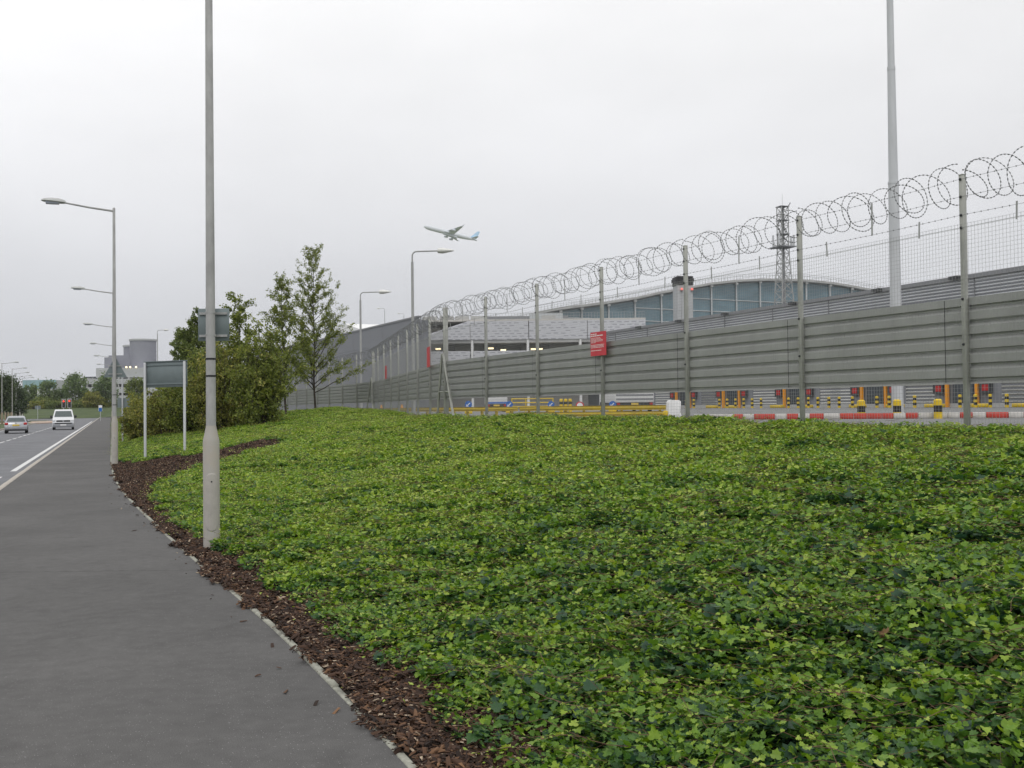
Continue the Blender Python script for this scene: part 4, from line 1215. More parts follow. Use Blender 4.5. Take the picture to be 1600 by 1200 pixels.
# a white lorry and a white louvred trailer parked in the yard
def lorry(u, depth, w, h, l, label, rz, stripes):
    a = at(u, 632, depth)
    t = thing('lorry', label, 'lorry', (a.x, a.y, YARD_Z), rz)
    put('box_body', bevel(MB().box(-w / 2, w / 2, 0, l, 0.75, h).mesh('box_body', 'white'), 0.05, 1), t)
    MB().box(-w / 2 + 0.1, w / 2 - 0.1, 0.05, l - 0.1, 0.5, 0.75).build('chassis', 'trim', t)
    put('cab', bevel(MB().prism([(l + 0.05, 0.5), (l + 1.9, 0.5), (l + 1.9, 1.3), (l + 1.5, 2.3), (l + 0.05, 2.4)], -w / 2 + 0.1, w / 2 - 0.1, 'x').mesh('cab', 'white'), 0.06, 1), t)
    for s in (-1, 1):
        wheel(t, s * (w / 2 - 0.18), 0.9, 0.42, 0.28); wheel(t, s * (w / 2 - 0.18), l + 1.0, 0.42, 0.28)
        MB().box(s * (w / 2 - 0.25) - 0.12, s * (w / 2 - 0.25) + 0.12, -0.03, 0.05, 0.55, 0.72).build('tail_light', 'tail', t)
    MB().box(-0.3, 0.3, -0.03, 0.05, 0.56, 0.70).build('number_plate', 'plate_y', t)
    for z in stripes:
        MB().box(-w / 2 + 0.05, w / 2 - 0.05, -0.012, 0.0, z, z + 0.16).build('stripe', 'blue' if len(stripes) == 1 else 'wroof', t)
lorry(776, 100, 2.1, 2.9, 4.5, 'white box lorry with yellow number plate parked behind the yellow rail', 0.05, (0.8,))
lorry(992, 86, 3.3, 3.2, 6.0, 'white lorry with grey horizontal bars across its rear doors', 0.1, (0.95, 1.3, 1.65, 2.0, 2.4))
# yellow tubular barrier frame
a = at(832, 633, 92)
t = thing('barrier_frame', 'yellow tubular barrier frame standing behind the yellow rail', 'barrier', (a.x, a.y, YARD_Z), 0.0)
for z in (0.5, 0.85, 1.2):
    MB().tube([(-1.9, 0, z), (1.9, 0, z)], 0.05, 8).build('bar', 'yellow', t)
for x in (-1.85, -0.6, 0.6, 1.85):
    MB().tube([(x, 0, 0), (x, 0, 1.22)], 0.05, 8).build('upright', 'yellow', t)
# orange-and-white cone by the far fence bend
for u, dd in ((628, 60), (596, 64)):
    a = at(u, 640, dd)
    t = thing('traffic_cone', 'orange traffic cone glimpsed through the fence foot', 'cone', (a.x, a.y, YARD_Z), 0, 'traffic cones in the yard')
    MB().lathe([(0.18, 0.03), (0.15, 0.25), (0.10, 0.5), (0.04, 0.75)], 12).build('cone_body', 'orange', t, smooth=True)
    MB().box(-0.24, 0.24, -0.24, 0.24, 0, 0.03).build('foot', 'orange', t)
    MB().lathe([(0.127, 0.38), (0.107, 0.48)], 12).build('collar', 'white', t)
a = at(707, 650, 31.5)
o = tag(put('marker_ball', MB().lathe([(0.02, 0), (0.09, 0.04), (0.11, 0.11), (0.09, 0.18), (0.02, 0.22)], 14).mesh('marker_ball', 'orange', True), None, (a.x, a.y, YARD_Z + 0.25)), 'small round orange float lying at the fence corner foot', 'float')
_p, _q = toPQ(a.x, a.y); o.location.z = float(bank_z(_p, _q)) + 0.0

# high mast and yard lamps
a = at(1403, 656, 39.0)
t = thing('mast', 'tall pale tapering steel mast rising behind the razor wire fence', 'mast', (a.x, a.y, YARD_Z))
MB().lathe([(0.215, 0), (0.212, 3.0), (0.192, 9.0)], 26).build('lower_tube', 'mast', t, smooth=True)
MB().lathe([(0.176, 9.0), (0.145, 13.4)], 26).build('middle_tube', 'mast', t, smooth=True)
MB().lathe([(0.132, 13.4), (0.10, 24.0), (0.09, 24.1)], 26).build('upper_tube', 'mast', t, smooth=True)
MB().lathe([(0.205, 8.93), (0.205, 9.02)], 26).build('joint_collar', 'mast', t, smooth=True)
MB().lathe([(0.154, 13.3), (0.154, 13.44)], 26).build('joint_collar', 'mast', t, smooth=True)
put('base_plate', bevel(MB().box(-0.34, 0.34, -0.34, 0.34, 0, 0.04).mesh('base_plate', 'galv'), 0.008, 1), t)
for sx in (-1, 1):
    for sy in (-1, 1):
        MB().lathe([(0.025, 0.04), (0.025, 0.10)], 6, (sx * 0.28, sy * 0.28)).build('bolt', 'galv', t)
MB().box(-0.8, 0.8, -0.06, 0.06, 24.1, 24.25).build('crossarm', 'mast', t)
def yard_lamp(u, v_top, depth, label, arm=2.0, rz=0.0, group=None, gz=YARD_Z):
    a = at(u, v_top, depth)
    t = thing('yard_lamp', label, 'lamp', (a.x, a.y, gz), rz, group)
    H = a.z - gz
    MB().lathe([(0.10, 0), (0.10, 1.4), (0.075, 1.6), (0.062, H - 0.6), (0.062, H - 0.5)], 16).build('column', 'galv', t, smooth=True)
    pts = [(0, 0, H - 0.6)] + [(0.22 - 0.22 * math.cos(k * math.pi / 12), 0, H - 0.22 + 0.22 * math.sin(k * math.pi / 12)) for k in range(7)] + [(arm * 0.6, 0, H + 0.02)]
    MB().tube(pts, 0.035, 8).build('arm', 'galv', t, smooth=True)
    secs = [(0.0, 0.12, 0.08), (0.05, 0.16, 0.13), (0.25, 0.18, 0.15), (0.55, 0.13, 0.09), (0.80, 0.03, 0.02)]
    vs, fs = [], []
    for x, w, h in secs:
        for k in range(12):
            an = 2 * math.pi * k / 12
            vs.append((arm * 0.6 + x, w * math.cos(an), H + 0.02 + h * math.sin(an) * (1.0 if math.sin(an) > 0 else 0.9)))
    for i in range(len(secs) - 1):
        for k in range(12):
            fs.append((i * 12 + k, i * 12 + (k + 1) % 12, i * 12 + 12 + (k + 1) % 12, i * 12 + 12 + k))
    fs += [tuple(range(12)), tuple(range(len(secs) * 12 - 1, len(secs) * 12 - 13, -1))]
    MB().add(vs, fs).build('lamp_head', 'lamp_white', t, smooth=True)
    return t
yard_lamp(644, 393, 48.6, 'yard lamp with pale torpedo head standing behind the braced fence corner', 2.0)
yard_lamp(563, 457, 65.7, 'yard lamp with pale head rising beside the slender young tree', 2.0)
for u, v, dd, lab in ((601, 482, 210, 'thin lamp post sticking up above the long grey building'), (631, 490, 250, 'short thin lamp post above the roof next to the razor wire coil'), (246, 516, 150, 'thin lamp post between the silo tower and the leafy tree')):
    yard_lamp(u, v, dd, lab, 1.6, math.pi if u < 640 and u > 500 else 0, gz=0.0)

# ================================================================== buildings
# silver ribbed warehouse parallel to the fence
WP = 72.0
t = thing('warehouse', 'long silver warehouse with horizontally ribbed walls and dock doors behind the fence', 'building', PQ(WP, 150, YARD_Z), RZ)
WH = 11.55
bay = ribs(10.0, WH - 2.6, 0.30, 0.15, 0.40, 0.04, 0.28, 0.02)
me_bay = bay.mesh('wall_panel', 'wcladding')
me_low = ribs(4.4, 2.3, 0.33, 0.16, 0.40, 0.04, 0.28, 0.02).mesh('lower_panel', 'lamp_white')
q0 = 150.0
for k in range(14):
    # local frame: x away from the road, y along it; the wall runs back towards us from the far corner
    put('wall_panel', me_bay, t, (0, -10.0 * k - 0.03, 2.6), -math.pi / 2)
    MB().box(-0.085, 0.02, -10 * k - 0.05, -10 * k + 0.02, 2.6, WH).build('joint_strip', 'wroof', t)
MB().box(0.08, 40, -140, 0, 0, WH - 0.1).build('core_wall', 'greywall', t)
MB().box(-0.22, 40.2, -140.2, 0.2, WH, WH + 0.38).build('roof_edge', 'wroof', t)
MB().box(-0.10, 0.06, -140, 0, 0, 0.35).build('plinth', 'concrete', t)
doors = [120, 108.5, 96, 83, 71.5, 60, 48]
prev = 150.0
for dq in doors:
    y = dq - 150
    MB().box(-0.06, 0.079, y - 1.2, y + 1.2, 0.36, 2.55).build('dock_door', 'glass_dark', t)
    for s in (-1, 1):
        MB().box(-0.35, -0.12, y + s * 1.75 - 0.16, y + s * 1.75 + 0.16, 0.0, 2.75).build('guard_post', 'orange', t)
        fr = MB().box(-0.35, -0.05, y + s * 2.75 - 0.62, y + s * 2.75 + 0.62, 1.25, 2.35).build('dock_box', 'dark', t)
        MB().box(-0.38, -0.351, y + s * 2.75 - 0.40, y + s * 2.75 + 0.30, 1.45, 2.0).build('red_panel', 'tail', fr)
    put('lower_panel', me_low, t, (0, y + 7.9, 0.36), -math.pi / 2)
    MB().box(-0.04, 0.078, y - 4.3, y - 3.2, 0.36, 2.5).build('side_door', 'greywall', t)
    put('lower_panel', me_low, t, (0, y - 4.35, 0.36), -math.pi / 2).scale.x = 0.75
for u in (1000, 1063, 1136, 1242, 1375, 1497):
    x, y = on_line(u, WP - 0.3); _, qq = toPQ(x, y)
    f = MB().box(-0.75, -0.2, qq - 150 - 0.45, qq - 150 + 0.45, WH + 0.05, WH + 0.35).build('floodlight', 'dark', t)
    MB().box(-0.3, 0.3, qq - 150 - 0.06, qq - 150 + 0.06, WH + 0.383, WH + 0.46).build('bracket', 'galv', f)

# white multi-storey car park with perforated screens
def perforated():
    m = bpy.data.materials.new('perforated_white_screen'); m.use_nodes = True
    nt = m.node_tree; b = nt.nodes['Principled BSDF']; b.inputs['Roughness'].default_value = 0.6
    tc = nset(nt, 'ShaderNodeTexCoord'); sp = nset(nt, 'ShaderNodeSeparateXYZ'); nt.links.new(tc.outputs['Object'], sp.inputs[0])
    def mth(op, a, b_=None):
        n = nset(nt, 'ShaderNodeMath', operation=op)
        for i, v in enumerate((a, b_)):
            if v is None:
                continue
            if isinstance(v, (int, float)):
                n.inputs[i].default_value = v
            else:
                nt.links.new(v, n.inputs[i])
        return n.outputs[0]
    rows = mth('DIVIDE', sp.outputs['Z'], 0.42)
    row = mth('FLOOR', rows)
    sh = mth('MULTIPLY', mth('MODULO', row, 3.0), 0.37)
    cols = mth('ADD', mth('DIVIDE', sp.outputs['X'], 1.15), sh)
    fr = mth('FRACT', rows); fc = mth('FRACT', cols)
    dash = mth('MULTIPLY', mth('LESS_THAN', fr, 0.34), mth('LESS_THAN', fc, 0.62))
    wn_ = nset(nt, 'ShaderNodeTexWhiteNoise', noise_dimensions='2D')
    cb = nset(nt, 'ShaderNodeCombineXYZ'); nt.links.new(mth('FLOOR', cols), cb.inputs[0]); nt.links.new(row, cb.inputs[1]); nt.links.new(cb.outputs[0], wn_.inputs['Vector'])
    d2_ = mth('MULTIPLY', dash, mth('GREATER_THAN', wn_.outputs['Value'], 0.25))
    mx = nset(nt, 'ShaderNodeMix', data_type='RGBA')
    mx.inputs[6].default_value = (0.56, 0.565, 0.595, 1); mx.inputs[7].default_value = (0.33, 0.335, 0.37, 1)
    nt.links.new(d2_, mx.inputs[0]); nt.links.new(mx.outputs[2], b.inputs['Base Color'])
    return m
M['perf'] = perforated()
CY = 160.0
k_ = CY / 1600
def cx(u): return at(u, 560, CY).x
def cz(v, u=830): return at(u, v, CY).z
t = thing('car_park', 'white multi-storey car park with perforated screens and lit decks', 'building', (cx(640), CY, YARD_Z), 0.0)
x0w, x1w = 0.0, cx(1010) - cx(640)
zt, z1_, z2_, z3_ = cz(501) - YARD_Z, cz(530) - YARD_Z, cz(547.5) - YARD_Z, cz(585) - YARD_Z
step = (x1w - (cx(735) - cx(640))) / 3
xa = cx(735) - cx(640)
for i in range(3):
    for zz0, zz1 in ((z1_, zt), (z3_, z2_)):
        MB().box(xa + i * step + 0.05, xa + (i + 1) * step - 0.05, 0, 0.15, zz0, zz1).build('screen_panel', 'perf', t)
MB().box(0, x1w, 0.16, 30, z1_ - 0.5, z1_).build('deck_slab', 'concrete', t)
MB().box(0, x1w, 0.16, 30, z2_ - 0.5, z2_ - 0.1).build('deck_slab', 'concrete', t)
MB().box(0, x1w, 0.16, 30, z3_ - 0.4, z3_).build('deck_slab', 'concrete', t)
MB().box(0, x1w, 6, 6.3, 0, zt - 0.5).build('rear_wall', 'offwhite', t)
MB().box(0, x1w, 0.3, 30, zt + 0.02, zt + 0.3).build('roof_deck', 'offwhite', t)
# sloping ramp wing on the left
zl = cz(524) - YARD_Z
MB().add([(0, -0.2, z1_), (xa - 0.05, -0.2, z1_), (xa - 0.05, -0.2, zt + 0.1), (0, -0.2, zl - 0.6), (0, -0.05, z1_), (xa - 0.05, -0.05, z1_), (xa - 0.05, -0.05, zt + 0.1), (0, -0.05, zl - 0.6)],
         [(0, 1, 2, 3), (7, 6, 5, 4), (0, 4, 5, 1), (1, 5, 6, 2), (2, 6, 7, 3), (3, 7, 4, 0)]).build('ramp_screen', 'perf', t)
MB().box(0, xa - 0.05, -0.2, -0.05, z3_, z2_).build('ramp_screen', 'perf', t)
MB().add([(0.4, 0.2, zl - 0.6), (xa + 0.3, 0.2, zt + 0.1), (xa + 0.3, 22, zt + 0.2), (0.4, 22, zt + 0.1), (0.4, 0.2, z1_ + 0.02), (xa + 0.3, 0.2, z1_ + 0.02), (xa + 0.3, 22, z1_ + 0.02), (0.4, 22, z1_ + 0.02)],
         [(0, 1, 2, 3), (7, 6, 5, 4), (0, 4, 5, 1), (1, 5, 6, 2), (2, 6, 7, 3), (3, 7, 4, 0)]).build('ramp_roof', 'white', t)
for u in (649, 738, 825, 907, 985):
    x = cx(u) - cx(640)
    MB().box(x - 0.14, x + 0.14, -0.35, -0.22, 0, z1_ - 0.1).build('column', 'white', t)
    MB().box(x - 0.2, x + 0.2, 0.17, 0.7, 0, z1_ - 0.5).build('column', 'white', t)
for u, v in ((684, 543), (767, 543), (786.5, 546), (834, 545), (844, 545), (871, 545)):
    x = cx(u) - cx(640); z = cz(v) - YARD_Z
    MB().box(x - 0.42, x + 0.42, 1.0, 1.15, z - 0.12, z + 0.12).build('strip_light', 'warmlight', t)
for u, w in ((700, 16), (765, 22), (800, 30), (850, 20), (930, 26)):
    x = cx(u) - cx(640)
    MB().box(x - w * 0.05, x + w * 0.05, 4, 5.9, z2_ - 0.1, z2_ + 1.25).build('deck_shade_block', 'interior_shade', t)  # dark blocks on the deck, coloured as the shade of the interior
for u in (668, 695, 720, 745, 860):
    x = cx(u) - cx(640)
    z = zt + 0.3
    MB().cbox((x, 6, z + 0.5), (2.2, 1.2, 1.0)).build('roof_plant', 'concrete', t)
pr = MB()
for k in range(60):
    x = xa + (x1w - xa) * k / 59
    pr.box(x - 0.02, x + 0.02, 1.0, 1.04, zt + 0.3, zt + 1.3)
pr.box(xa, x1w, 1.0, 1.04, zt + 1.28, zt + 1.32); pr.box(xa, x1w, 1.0, 1.04, zt + 0.8, zt + 0.83)
stuff(pr.build('roof_railing', 'galv', t))

# long plain grey building to the left of the car park
A, B = at(655, 497, 147), at(425, 548, 232)
A, B = Vector((A.x, A.y)), Vector((B.x, B.y))
dv = B - A; ang = math.atan2(dv.y, dv.x)
t = thing('grey_building', 'long plain grey building rising behind the fence bend', 'building', (A.x, A.y, YARD_Z), ang)
ln = dv.length; npan = 6
HG = 13.4
for k in range(npan):
    w = ln / npan
    MB().box(k * w + 0.04, (k + 1) * w - 0.04, 0, 0.2, 0, HG - 3.2).build('wall_panel', 'greywall', t)
    MB().box(k * w + 0.04, (k + 1) * w - 0.04, 0.06, 0.2, HG - 3.17, HG).build('upper_panel', 'greywall', t)
MB().box(3.5, ln, -3, -0.01, 0, HG - 0.05).build('core_wall', 'greywall', t)
MB().box(-0.15, ln + 0.15, -0.3, 0.3, HG, HG + 0.25).build('roof_edge', 'wroof', t)
MB().add([(ln * 0.35, -3, HG + 0.25), (ln * 0.62, -3, HG + 0.25), (ln * 0.5, -3, HG + 2.8), (ln * 0.35, -18, HG + 0.25), (ln * 0.62, -18, HG + 0.25), (ln * 0.5, -18, HG + 2.8)],
         [(0, 1, 2), (5, 4, 3), (0, 3, 4, 1), (1, 4, 5, 2), (2, 5, 3, 0)]).build('rooflight', 'white', t)
for k, x in enumerate((6, 30, 48)):
    MB().box(x - 1.2, x + 1.2, 0.2, 0.35, 0, 3.2).build('door', 'wroof', t)

# airport terminal: glazed wall under a shallow curved roof
arc = [(835, 493), (876, 485), (909, 481), (951, 475.5), (992, 469), (1033, 460), (1071, 453.5), (1111, 446), (1150, 442), (1187, 440), (1223, 440), (1259, 441.5), (1296, 445), (1330, 450.5), (1364, 457), (1398, 465), (1432, 474)]
def ty(u): return 285 + (u - 835) / 600 * 75
P3 = [at(u, v, ty(u)) for u, v in arc]
t0 = Vector((P3[0].x, P3[0].y, 0))
t = thing('terminal', 'airport terminal with blue glass wall under a wide shallow arched roof', 'building', t0)
P3 = [p - t0 for p in P3]
for i in range(len(P3) - 1):
    a, b_ = P3[i], P3[i + 1]
    levels = [0.0, 8.0]
    top = min(a.z, b_.z)
    z = max(a.z, b_.z) - 3.2
    rows_ = []
    zz = 34.0
    cut = [zc for zc in (34.0, 30.2, 26.4, 22.6, 18.8, 12.0) if zc < top - 1.2]
    lo = 0.0
    bounds = [0.0] + sorted(cut)
    for j in range(len(bounds)):
        z0 = bounds[j] + 0.12
        if j < len(bounds) - 1:
            za = zb = bounds[j + 1] - 0.12
        else:
            za, zb = a.z - 0.2, b_.z - 0.2
        dn = (b_ - a).normalized()
        g0, g1 = a + dn * 0.3, b_ - dn * 0.3
        MB().add([(g0.x, g0.y, z0), (g1.x, g1.y, z0), (g1.x, g1.y, zb), (g0.x, g0.y, za), (g0.x, g0.y + 0.1, z0), (g1.x, g1.y + 0.1, z0), (g1.x, g1.y + 0.1, zb), (g0.x, g0.y + 0.1, za)],
                 [(0, 1, 2, 3), (7, 6, 5, 4), (0, 4, 5, 1), (1, 5, 6, 2), (2, 6, 7, 3), (3, 7, 4, 0)]).build('glass_pane', 'glass', t)
    for zc in cut:
        MB().tube([(a.x, a.y - 0.15, zc), (b_.x, b_.y - 0.15, zc)], 0.16, 4).build('transom', 'mullion', t)
    MB().box(a.x - 0.22, a.x + 0.22, a.y - 0.6, a.y + 0.4, 0, a.z - 0.05).build('mullion', 'mullion', t)
    MB().cbox((a.x, a.y - 1.0, a.z - 0.3), (0.8, 1.0, 0.6)).build('bracket', 'white', t)
rf = MB(); n = len(P3); vs = []
for dy, dz in ((-2.2, 0.05), (-2.2, 0.75), (90, 0.75), (90, 0.05)):
    vs += [(p.x, p.y + dy, p.z + dz) for p in P3]
fs = []
for k in range(4):
    for i in range(n - 1):
        k2 = (k + 1) % 4
        fs.append((k * n + i, k * n + i + 1, k2 * n + i + 1, k2 * n + i))
fs += [(0, n, 2 * n, 3 * n), (n - 1, 2 * n - 1, 3 * n - 1, 4 * n - 1)]
rf.add(vs, fs).build('roof', 'concrete', t)
rl = MB()
for i in range(n - 1):
    for k in range(8):
        p = P3[i].lerp(P3[i + 1], k / 8)
        rl.box(p.x - 0.05, p.x + 0.05, p.y - 1.5, p.y - 1.4, p.z + 0.7, p.z + 2.2)
    rl.tube([(P3[i].x, P3[i].y - 1.45, P3[i].z + 2.4), (P3[i + 1].x, P3[i + 1].y - 1.45, P3[i + 1].z + 2.4)], 0.06, 4)
    rl.tube([(P3[i].x, P3[i].y - 1.45, P3[i].z + 1.8), (P3[i + 1].x, P3[i + 1].y - 1.45, P3[i + 1].z + 1.8)], 0.05, 4)
stuff(rl.build('roof_railing', 'paleblock', t))
MB().box(P3[0].x - 14, P3[0].x + 9, P3[0].y - 8, P3[0].y - 2.5, 0, P3[0].z - 0.8).build('end_block', 'wroof', t)
MB().box(P3[0].x - 12, P3[0].x + 22, P3[0].y - 12, P3[0].y - 8.1, 0, P3[0].z - 2.8).build('end_parapet', 'paleblock', t)
MB().cbox(tuple(P3[0] + Vector((3, -8.4, -1.0))), (9, 1.0, 1.6)).build('end_canopy', 'mullion', t)

# service tower with dark crown and red beacons
a = at(1066.5, 432, 235)
t = thing('service_tower', 'pale square tower with black louvred crown and red beacons', 'tower', (a.x, a.y, YARD_Z), 0.12)
H = a.z - YARD_Z
hw_ = 1.85
for i in range(4):
    MB().box(-hw_ + i * hw_ / 2 + 0.03, -hw_ + (i + 1) * hw_ / 2 - 0.03, -hw_, -hw_ + 0.15, 0, H - 2.2).build('wall_panel', 'paleblock', t)
MB().box(-hw_, hw_, -hw_ + 0.16, hw_, 0, H - 2.25).build('shaft', 'paleblock', t)
for k in range(5):
    z = H - 2.2 + k * 0.42
    MB().box(-hw_ - 0.08 - 0.22 * (k in (2, 3)), hw_ + 0.08 + 0.22 * (k in (2, 3)), -hw_ - 0.1, hw_ + 0.1, z, z + 0.34).build('louvre', 'black', t)
MB().box(-hw_ + 0.15, hw_ - 0.15, -hw_ + 0.2, hw_ - 0.2, H - 2.25, H - 0.1).build('crown_core', 'black', t)
for x in (-0.85, 1.55):
    MB().lathe([(0.26, 0), (0.30, 0.2), (0.2, 0.5)], 12, (x, -hw_ - 0.32)).build('beacon', 'redbeacon', t).location.z = H - 3.4
    MB().cbox((x, -hw_ - 0.2, H - 3.5), (0.5, 0.45, 0.18)).build('beacon_bracket', 'wroof', t)

# lattice radio mast with antenna platform
a = at(1222.5, 323, 205)
t = thing('lattice_mast', 'grey steel lattice radio mast with antenna platform behind the fence', 'mast', (a.x, a.y, YARD_Z), 0.35)
H = a.z - YARD_Z
zs = list(np.linspace(0, H, 22))
def mw(z): return 0.80 + 1.9 * max(0, 1 - z / (H * 0.80)) ** 1.2
for sx in (-1, 1):
    for sy in (-1, 1):
        MB().tube([(sx * mw(z), sy * mw(z), z) for z in zs], 0.11, 6).build('leg', 'galv', t)
br = MB()
for i in range(len(zs) - 1):
    z0, z1 = zs[i], zs[i + 1]
    w0, w1 = mw(z0), mw(z1)
    for (s1, s2) in (((-1, -1), (1, -1)), ((1, -1), (1, 1)), ((1, 1), (-1, 1)), ((-1, 1), (-1, -1))):
        br.tube([(s1[0] * w0, s1[1] * w0, z0), (s2[0] * w1, s2[1] * w1, z1)], 0.055, 4)
        br.tube([(s2[0] * w0, s2[1] * w0, z0), (s1[0] * w1, s1[1] * w1, z1)], 0.055, 4)
        br.tube([(s1[0] * w1, s1[1] * w1, z1), (s2[0] * w1, s2[1] * w1, z1)], 0.05, 4)
br.build('bracing', 'galv', t)
MB().tube([(0, 0, 0), (0, 0, H)], 0.22, 8).build('cable_riser', 'wroof', t)
zp = at(1222, 386, 205).z - YARD_Z
pl_ = MB().box(-1.9, 1.9, -1.9, 1.9, zp - 0.15, zp + 0.05).build('platform', 'wroof', t)
for k in range(12):
    an = k * math.pi / 6
    MB().tube([(1.85 * math.cos(an), 1.85 * math.sin(an), zp), (1.85 * math.cos(an), 1.85 * math.sin(an), zp + 1.2)], 0.04, 4).build('rail_post', 'galv', pl_)
for x, y in ((-2.1, 0.3), (-1.7, -1.2), (1.6, -1.4), (2.1, 0.2), (0.4, 2.0)):
    an = MB().box(x - 0.16, x + 0.16, y - 0.1, y + 0.1, zp, zp + 2.3).build('antenna_panel', 'mast', t)
for z in (H * 0.86, H * 0.93, H):
    MB().box(-1.0, 1.0, -1.0, 1.0, z - 0.05, z + 0.05).build('rest_platform', 'wroof', t)
MB().tube([(0, 0, H), (0, 0, H + 2.6)], 0.035, 5).build('whip_antenna', 'galv', t)
MB().tube([(0.8, -0.8, H), (1.2, -1.0, H + 0.7)], 0.09, 6).build('camera', 'dark', t)

# power station like group with two round towers, far along the road
SY = 330.0
def sx_(u, y=0.0): return at(u, 580, SY + y).x
def sz(v, u=200): return at(u, v, SY).z
t = thing('silo_building', 'pale industrial block with two round grey towers beyond the trees', 'building', (sx_(200), SY, -0.3), 0.0)
ox = sx_(200)
def sb(name, u0, u1, v0, v1, y0, y1, m):
    return MB().box(sx_(u0, y0) - ox, sx_(u1, y0) - ox, y0, y1, sz(v1) + 0.3 if v1 < 640 else 0.0, sz(v0) + 0.3).build(name, m, t)
def cyl(name, u0, u1, v0, y, m):
    r = (sx_(u1, y) - sx_(u0, y)) / 2; c = (sx_((u0 + u1) / 2, y) - ox, y)
    o = MB().lathe([(r, 0), (r, sz(v0) + 0.3 - 0.7)], 40, c).build(name, m, t, smooth=True)
    MB().lathe([(r + 0.25, sz(v0) + 0.3 - 0.7), (r + 0.25, sz(v0) + 0.3 - 0.15), (r + 0.05, sz(v0) + 0.3)], 40, c).build('rim', 'paleblock', o, smooth=True)
cyl('round_tower', 204, 243.5, 527.5, 8, 'silo')
cyl('round_tower', 194, 222, 535, 14, 'silo')
sb('block', 169.5, 204, 553.5, 640, 6, 30, 'silo'); sb('block', 163, 176, 557.5, 640, 3, 25, 'silo')
sb('deck', 150, 250, 575, 590, -2, 4, 'paleblock'); sb('deck', 130, 250, 592, 600, -3, 4, 'paleblock'); sb('deck', 130, 250, 605, 614, -3.1, 4, 'paleblock'); sb('deck', 130, 250, 618, 641, -3.2, 4, 'paleblock')
sb('recess', 130.5, 249, 588, 640, 0, 3.5, 'glass_dark')
for u in (135, 143, 152, 168, 184, 200, 216, 232):
    sb('column', u, u + 1.6, 590, 641, -2.9, 0.2, 'concrete')
for u in (201.5, 207.5, 216.5):
    x = sx_(u) - ox; z = sz(574) + 0.3
    MB().lathe([(0.28, 0), (0.28, 0.2)], 12, mtx=Matrix.Translation((x, -2.1, z)) @ Matrix.Rotation(R(90), 4, 'X')).build('floodlight', 'warmlight', t)
# pale office block with teal glass top
TY = 430.0
a = at(35, 594, TY); b_ = at(88, 594, TY)
t = thing('office_block', 'pale far office block with a teal glass top storey', 'building', (a.x, TY, -0.3), 0.0)
w = b_.x - a.x; zt = a.z + 0.3; zm = at(60, 607, TY).z + 0.3
for k in range(8):
    MB().box(k * w / 8 + 0.06, (k + 1) * w / 8 - 0.06, -0.2, 0.0, zm, zt).build('glass_panel', 'teal', t)
MB().box(0, w, 0.01, 20, 0, zt - 0.1).build('wall', 'paleblock', t)
for k in range(5):
    MB().box(w * (k + 0.2) / 5, w * (k + 0.75) / 5, -0.12, 0.0, 2.0, zm - 0.6).build('white_panel', 'white', t)

# ================================================================== airliner taking off
PY = 1180.0
c = at(703.5, 364.5, PY)
t = thing('airliner', 'white four-engined airliner with pale blue tail climbing away in the sky', 'airplane', c)
t.rotation_euler = (Matrix.Rotation(R(6), 3, 'Z') @ Matrix.Rotation(R(14.5), 3, 'Y') @ Matrix.Rotation(R(-7), 3, 'X')).to_euler()
# local frame: nose towards -X, left wing towards -Y (towards us)
fus = [(0.05, -31.5), (0.9, -31.0), (1.7, -29.6), (2.4, -27.5), (2.8, -24.5), (2.82, -10), (2.82, 12), (2.6, 17), (2.0, 22), (1.25, 27), (0.5, 31), (0.2, 32)]
mX = Matrix.Rotation(R(90), 4, 'Y')
MB().lathe([(r, x) for r, x in fus], 24, mtx=mX).build('fuselage', 'airframe', t, smooth=True)
def wing(name, root, tip, cr_, ct, sweep, thick, m, parent):
    r, tp = Vector(root), Vector(tip)
    def sec(o, ch, th):
        return [(o.x, o.y, o.z), (o.x + ch * 0.3, o.y, o.z + th * 0.6), (o.x + ch, o.y, o.z), (o.x + ch * 0.35, o.y, o.z - th * 0.4)]
    vs = sec(r, cr_, thick) + sec(tp, ct, thick * 0.3)
    return MB().add(vs, [(0, 1, 2, 3), (7, 6, 5, 4)] + [(i, (i + 1) % 4, (i + 1) % 4 + 4, i + 4) for i in range(4)]).build(name, m, parent)
for s in (-1, 1):
    w_ = wing('wing', (-8.5, s * 1.5, -1.4), (9.5, s * 29.5, 2.2), 12.5, 2.6, 0, 1.2, 'wing', t)
    MB().add([(9.6, s * 29.4, 2.2), (12.0, s * 29.4, 2.2), (13.2, s * 30.1, 4.6), (12.2, s * 30.1, 4.6), (9.6, s * 29.6, 2.2), (12.0, s * 29.6, 2.2), (13.2, s * 30.3, 4.6), (12.2, s * 30.3, 4.6)],
             [(0, 1, 2, 3), (7, 6, 5, 4), (0, 4, 5, 1), (1, 5, 6, 2), (2, 6, 7, 3), (3, 7, 4, 0)]).build('winglet', 'wing', w_)
    for y, x, z in ((9.5, -6.0, -2.3), (19.0, 0.3, -1.0)):
        en = MB().lathe([(0.95, 0), (1.25, 0.3), (1.25, 2.6), (0.8, 4.6)], 16, mtx=Matrix.Translation((x, s * y, z)) @ mX).build('engine', 'wing', t, smooth=True)
        MB().box(x + 1.5, x + 4.5, s * y - 0.12, s * y + 0.12, z + 0.9, z + 1.9).build('pylon', 'wing', en)
    wing('tailplane', (24.5, s * 0.8, 0.9), (30.6, s * 9.6, 1.9), 5.5, 2.2, 0, 0.5, 'wing', t)
fin = [(21.5, 2.0), (24.0, 2.4), (30.2, 10.6), (33.0, 10.8), (31.0, 1.2)]
MB().prism(fin, -0.22, 0.22, 'y').build('fin', 'tailfin', t)
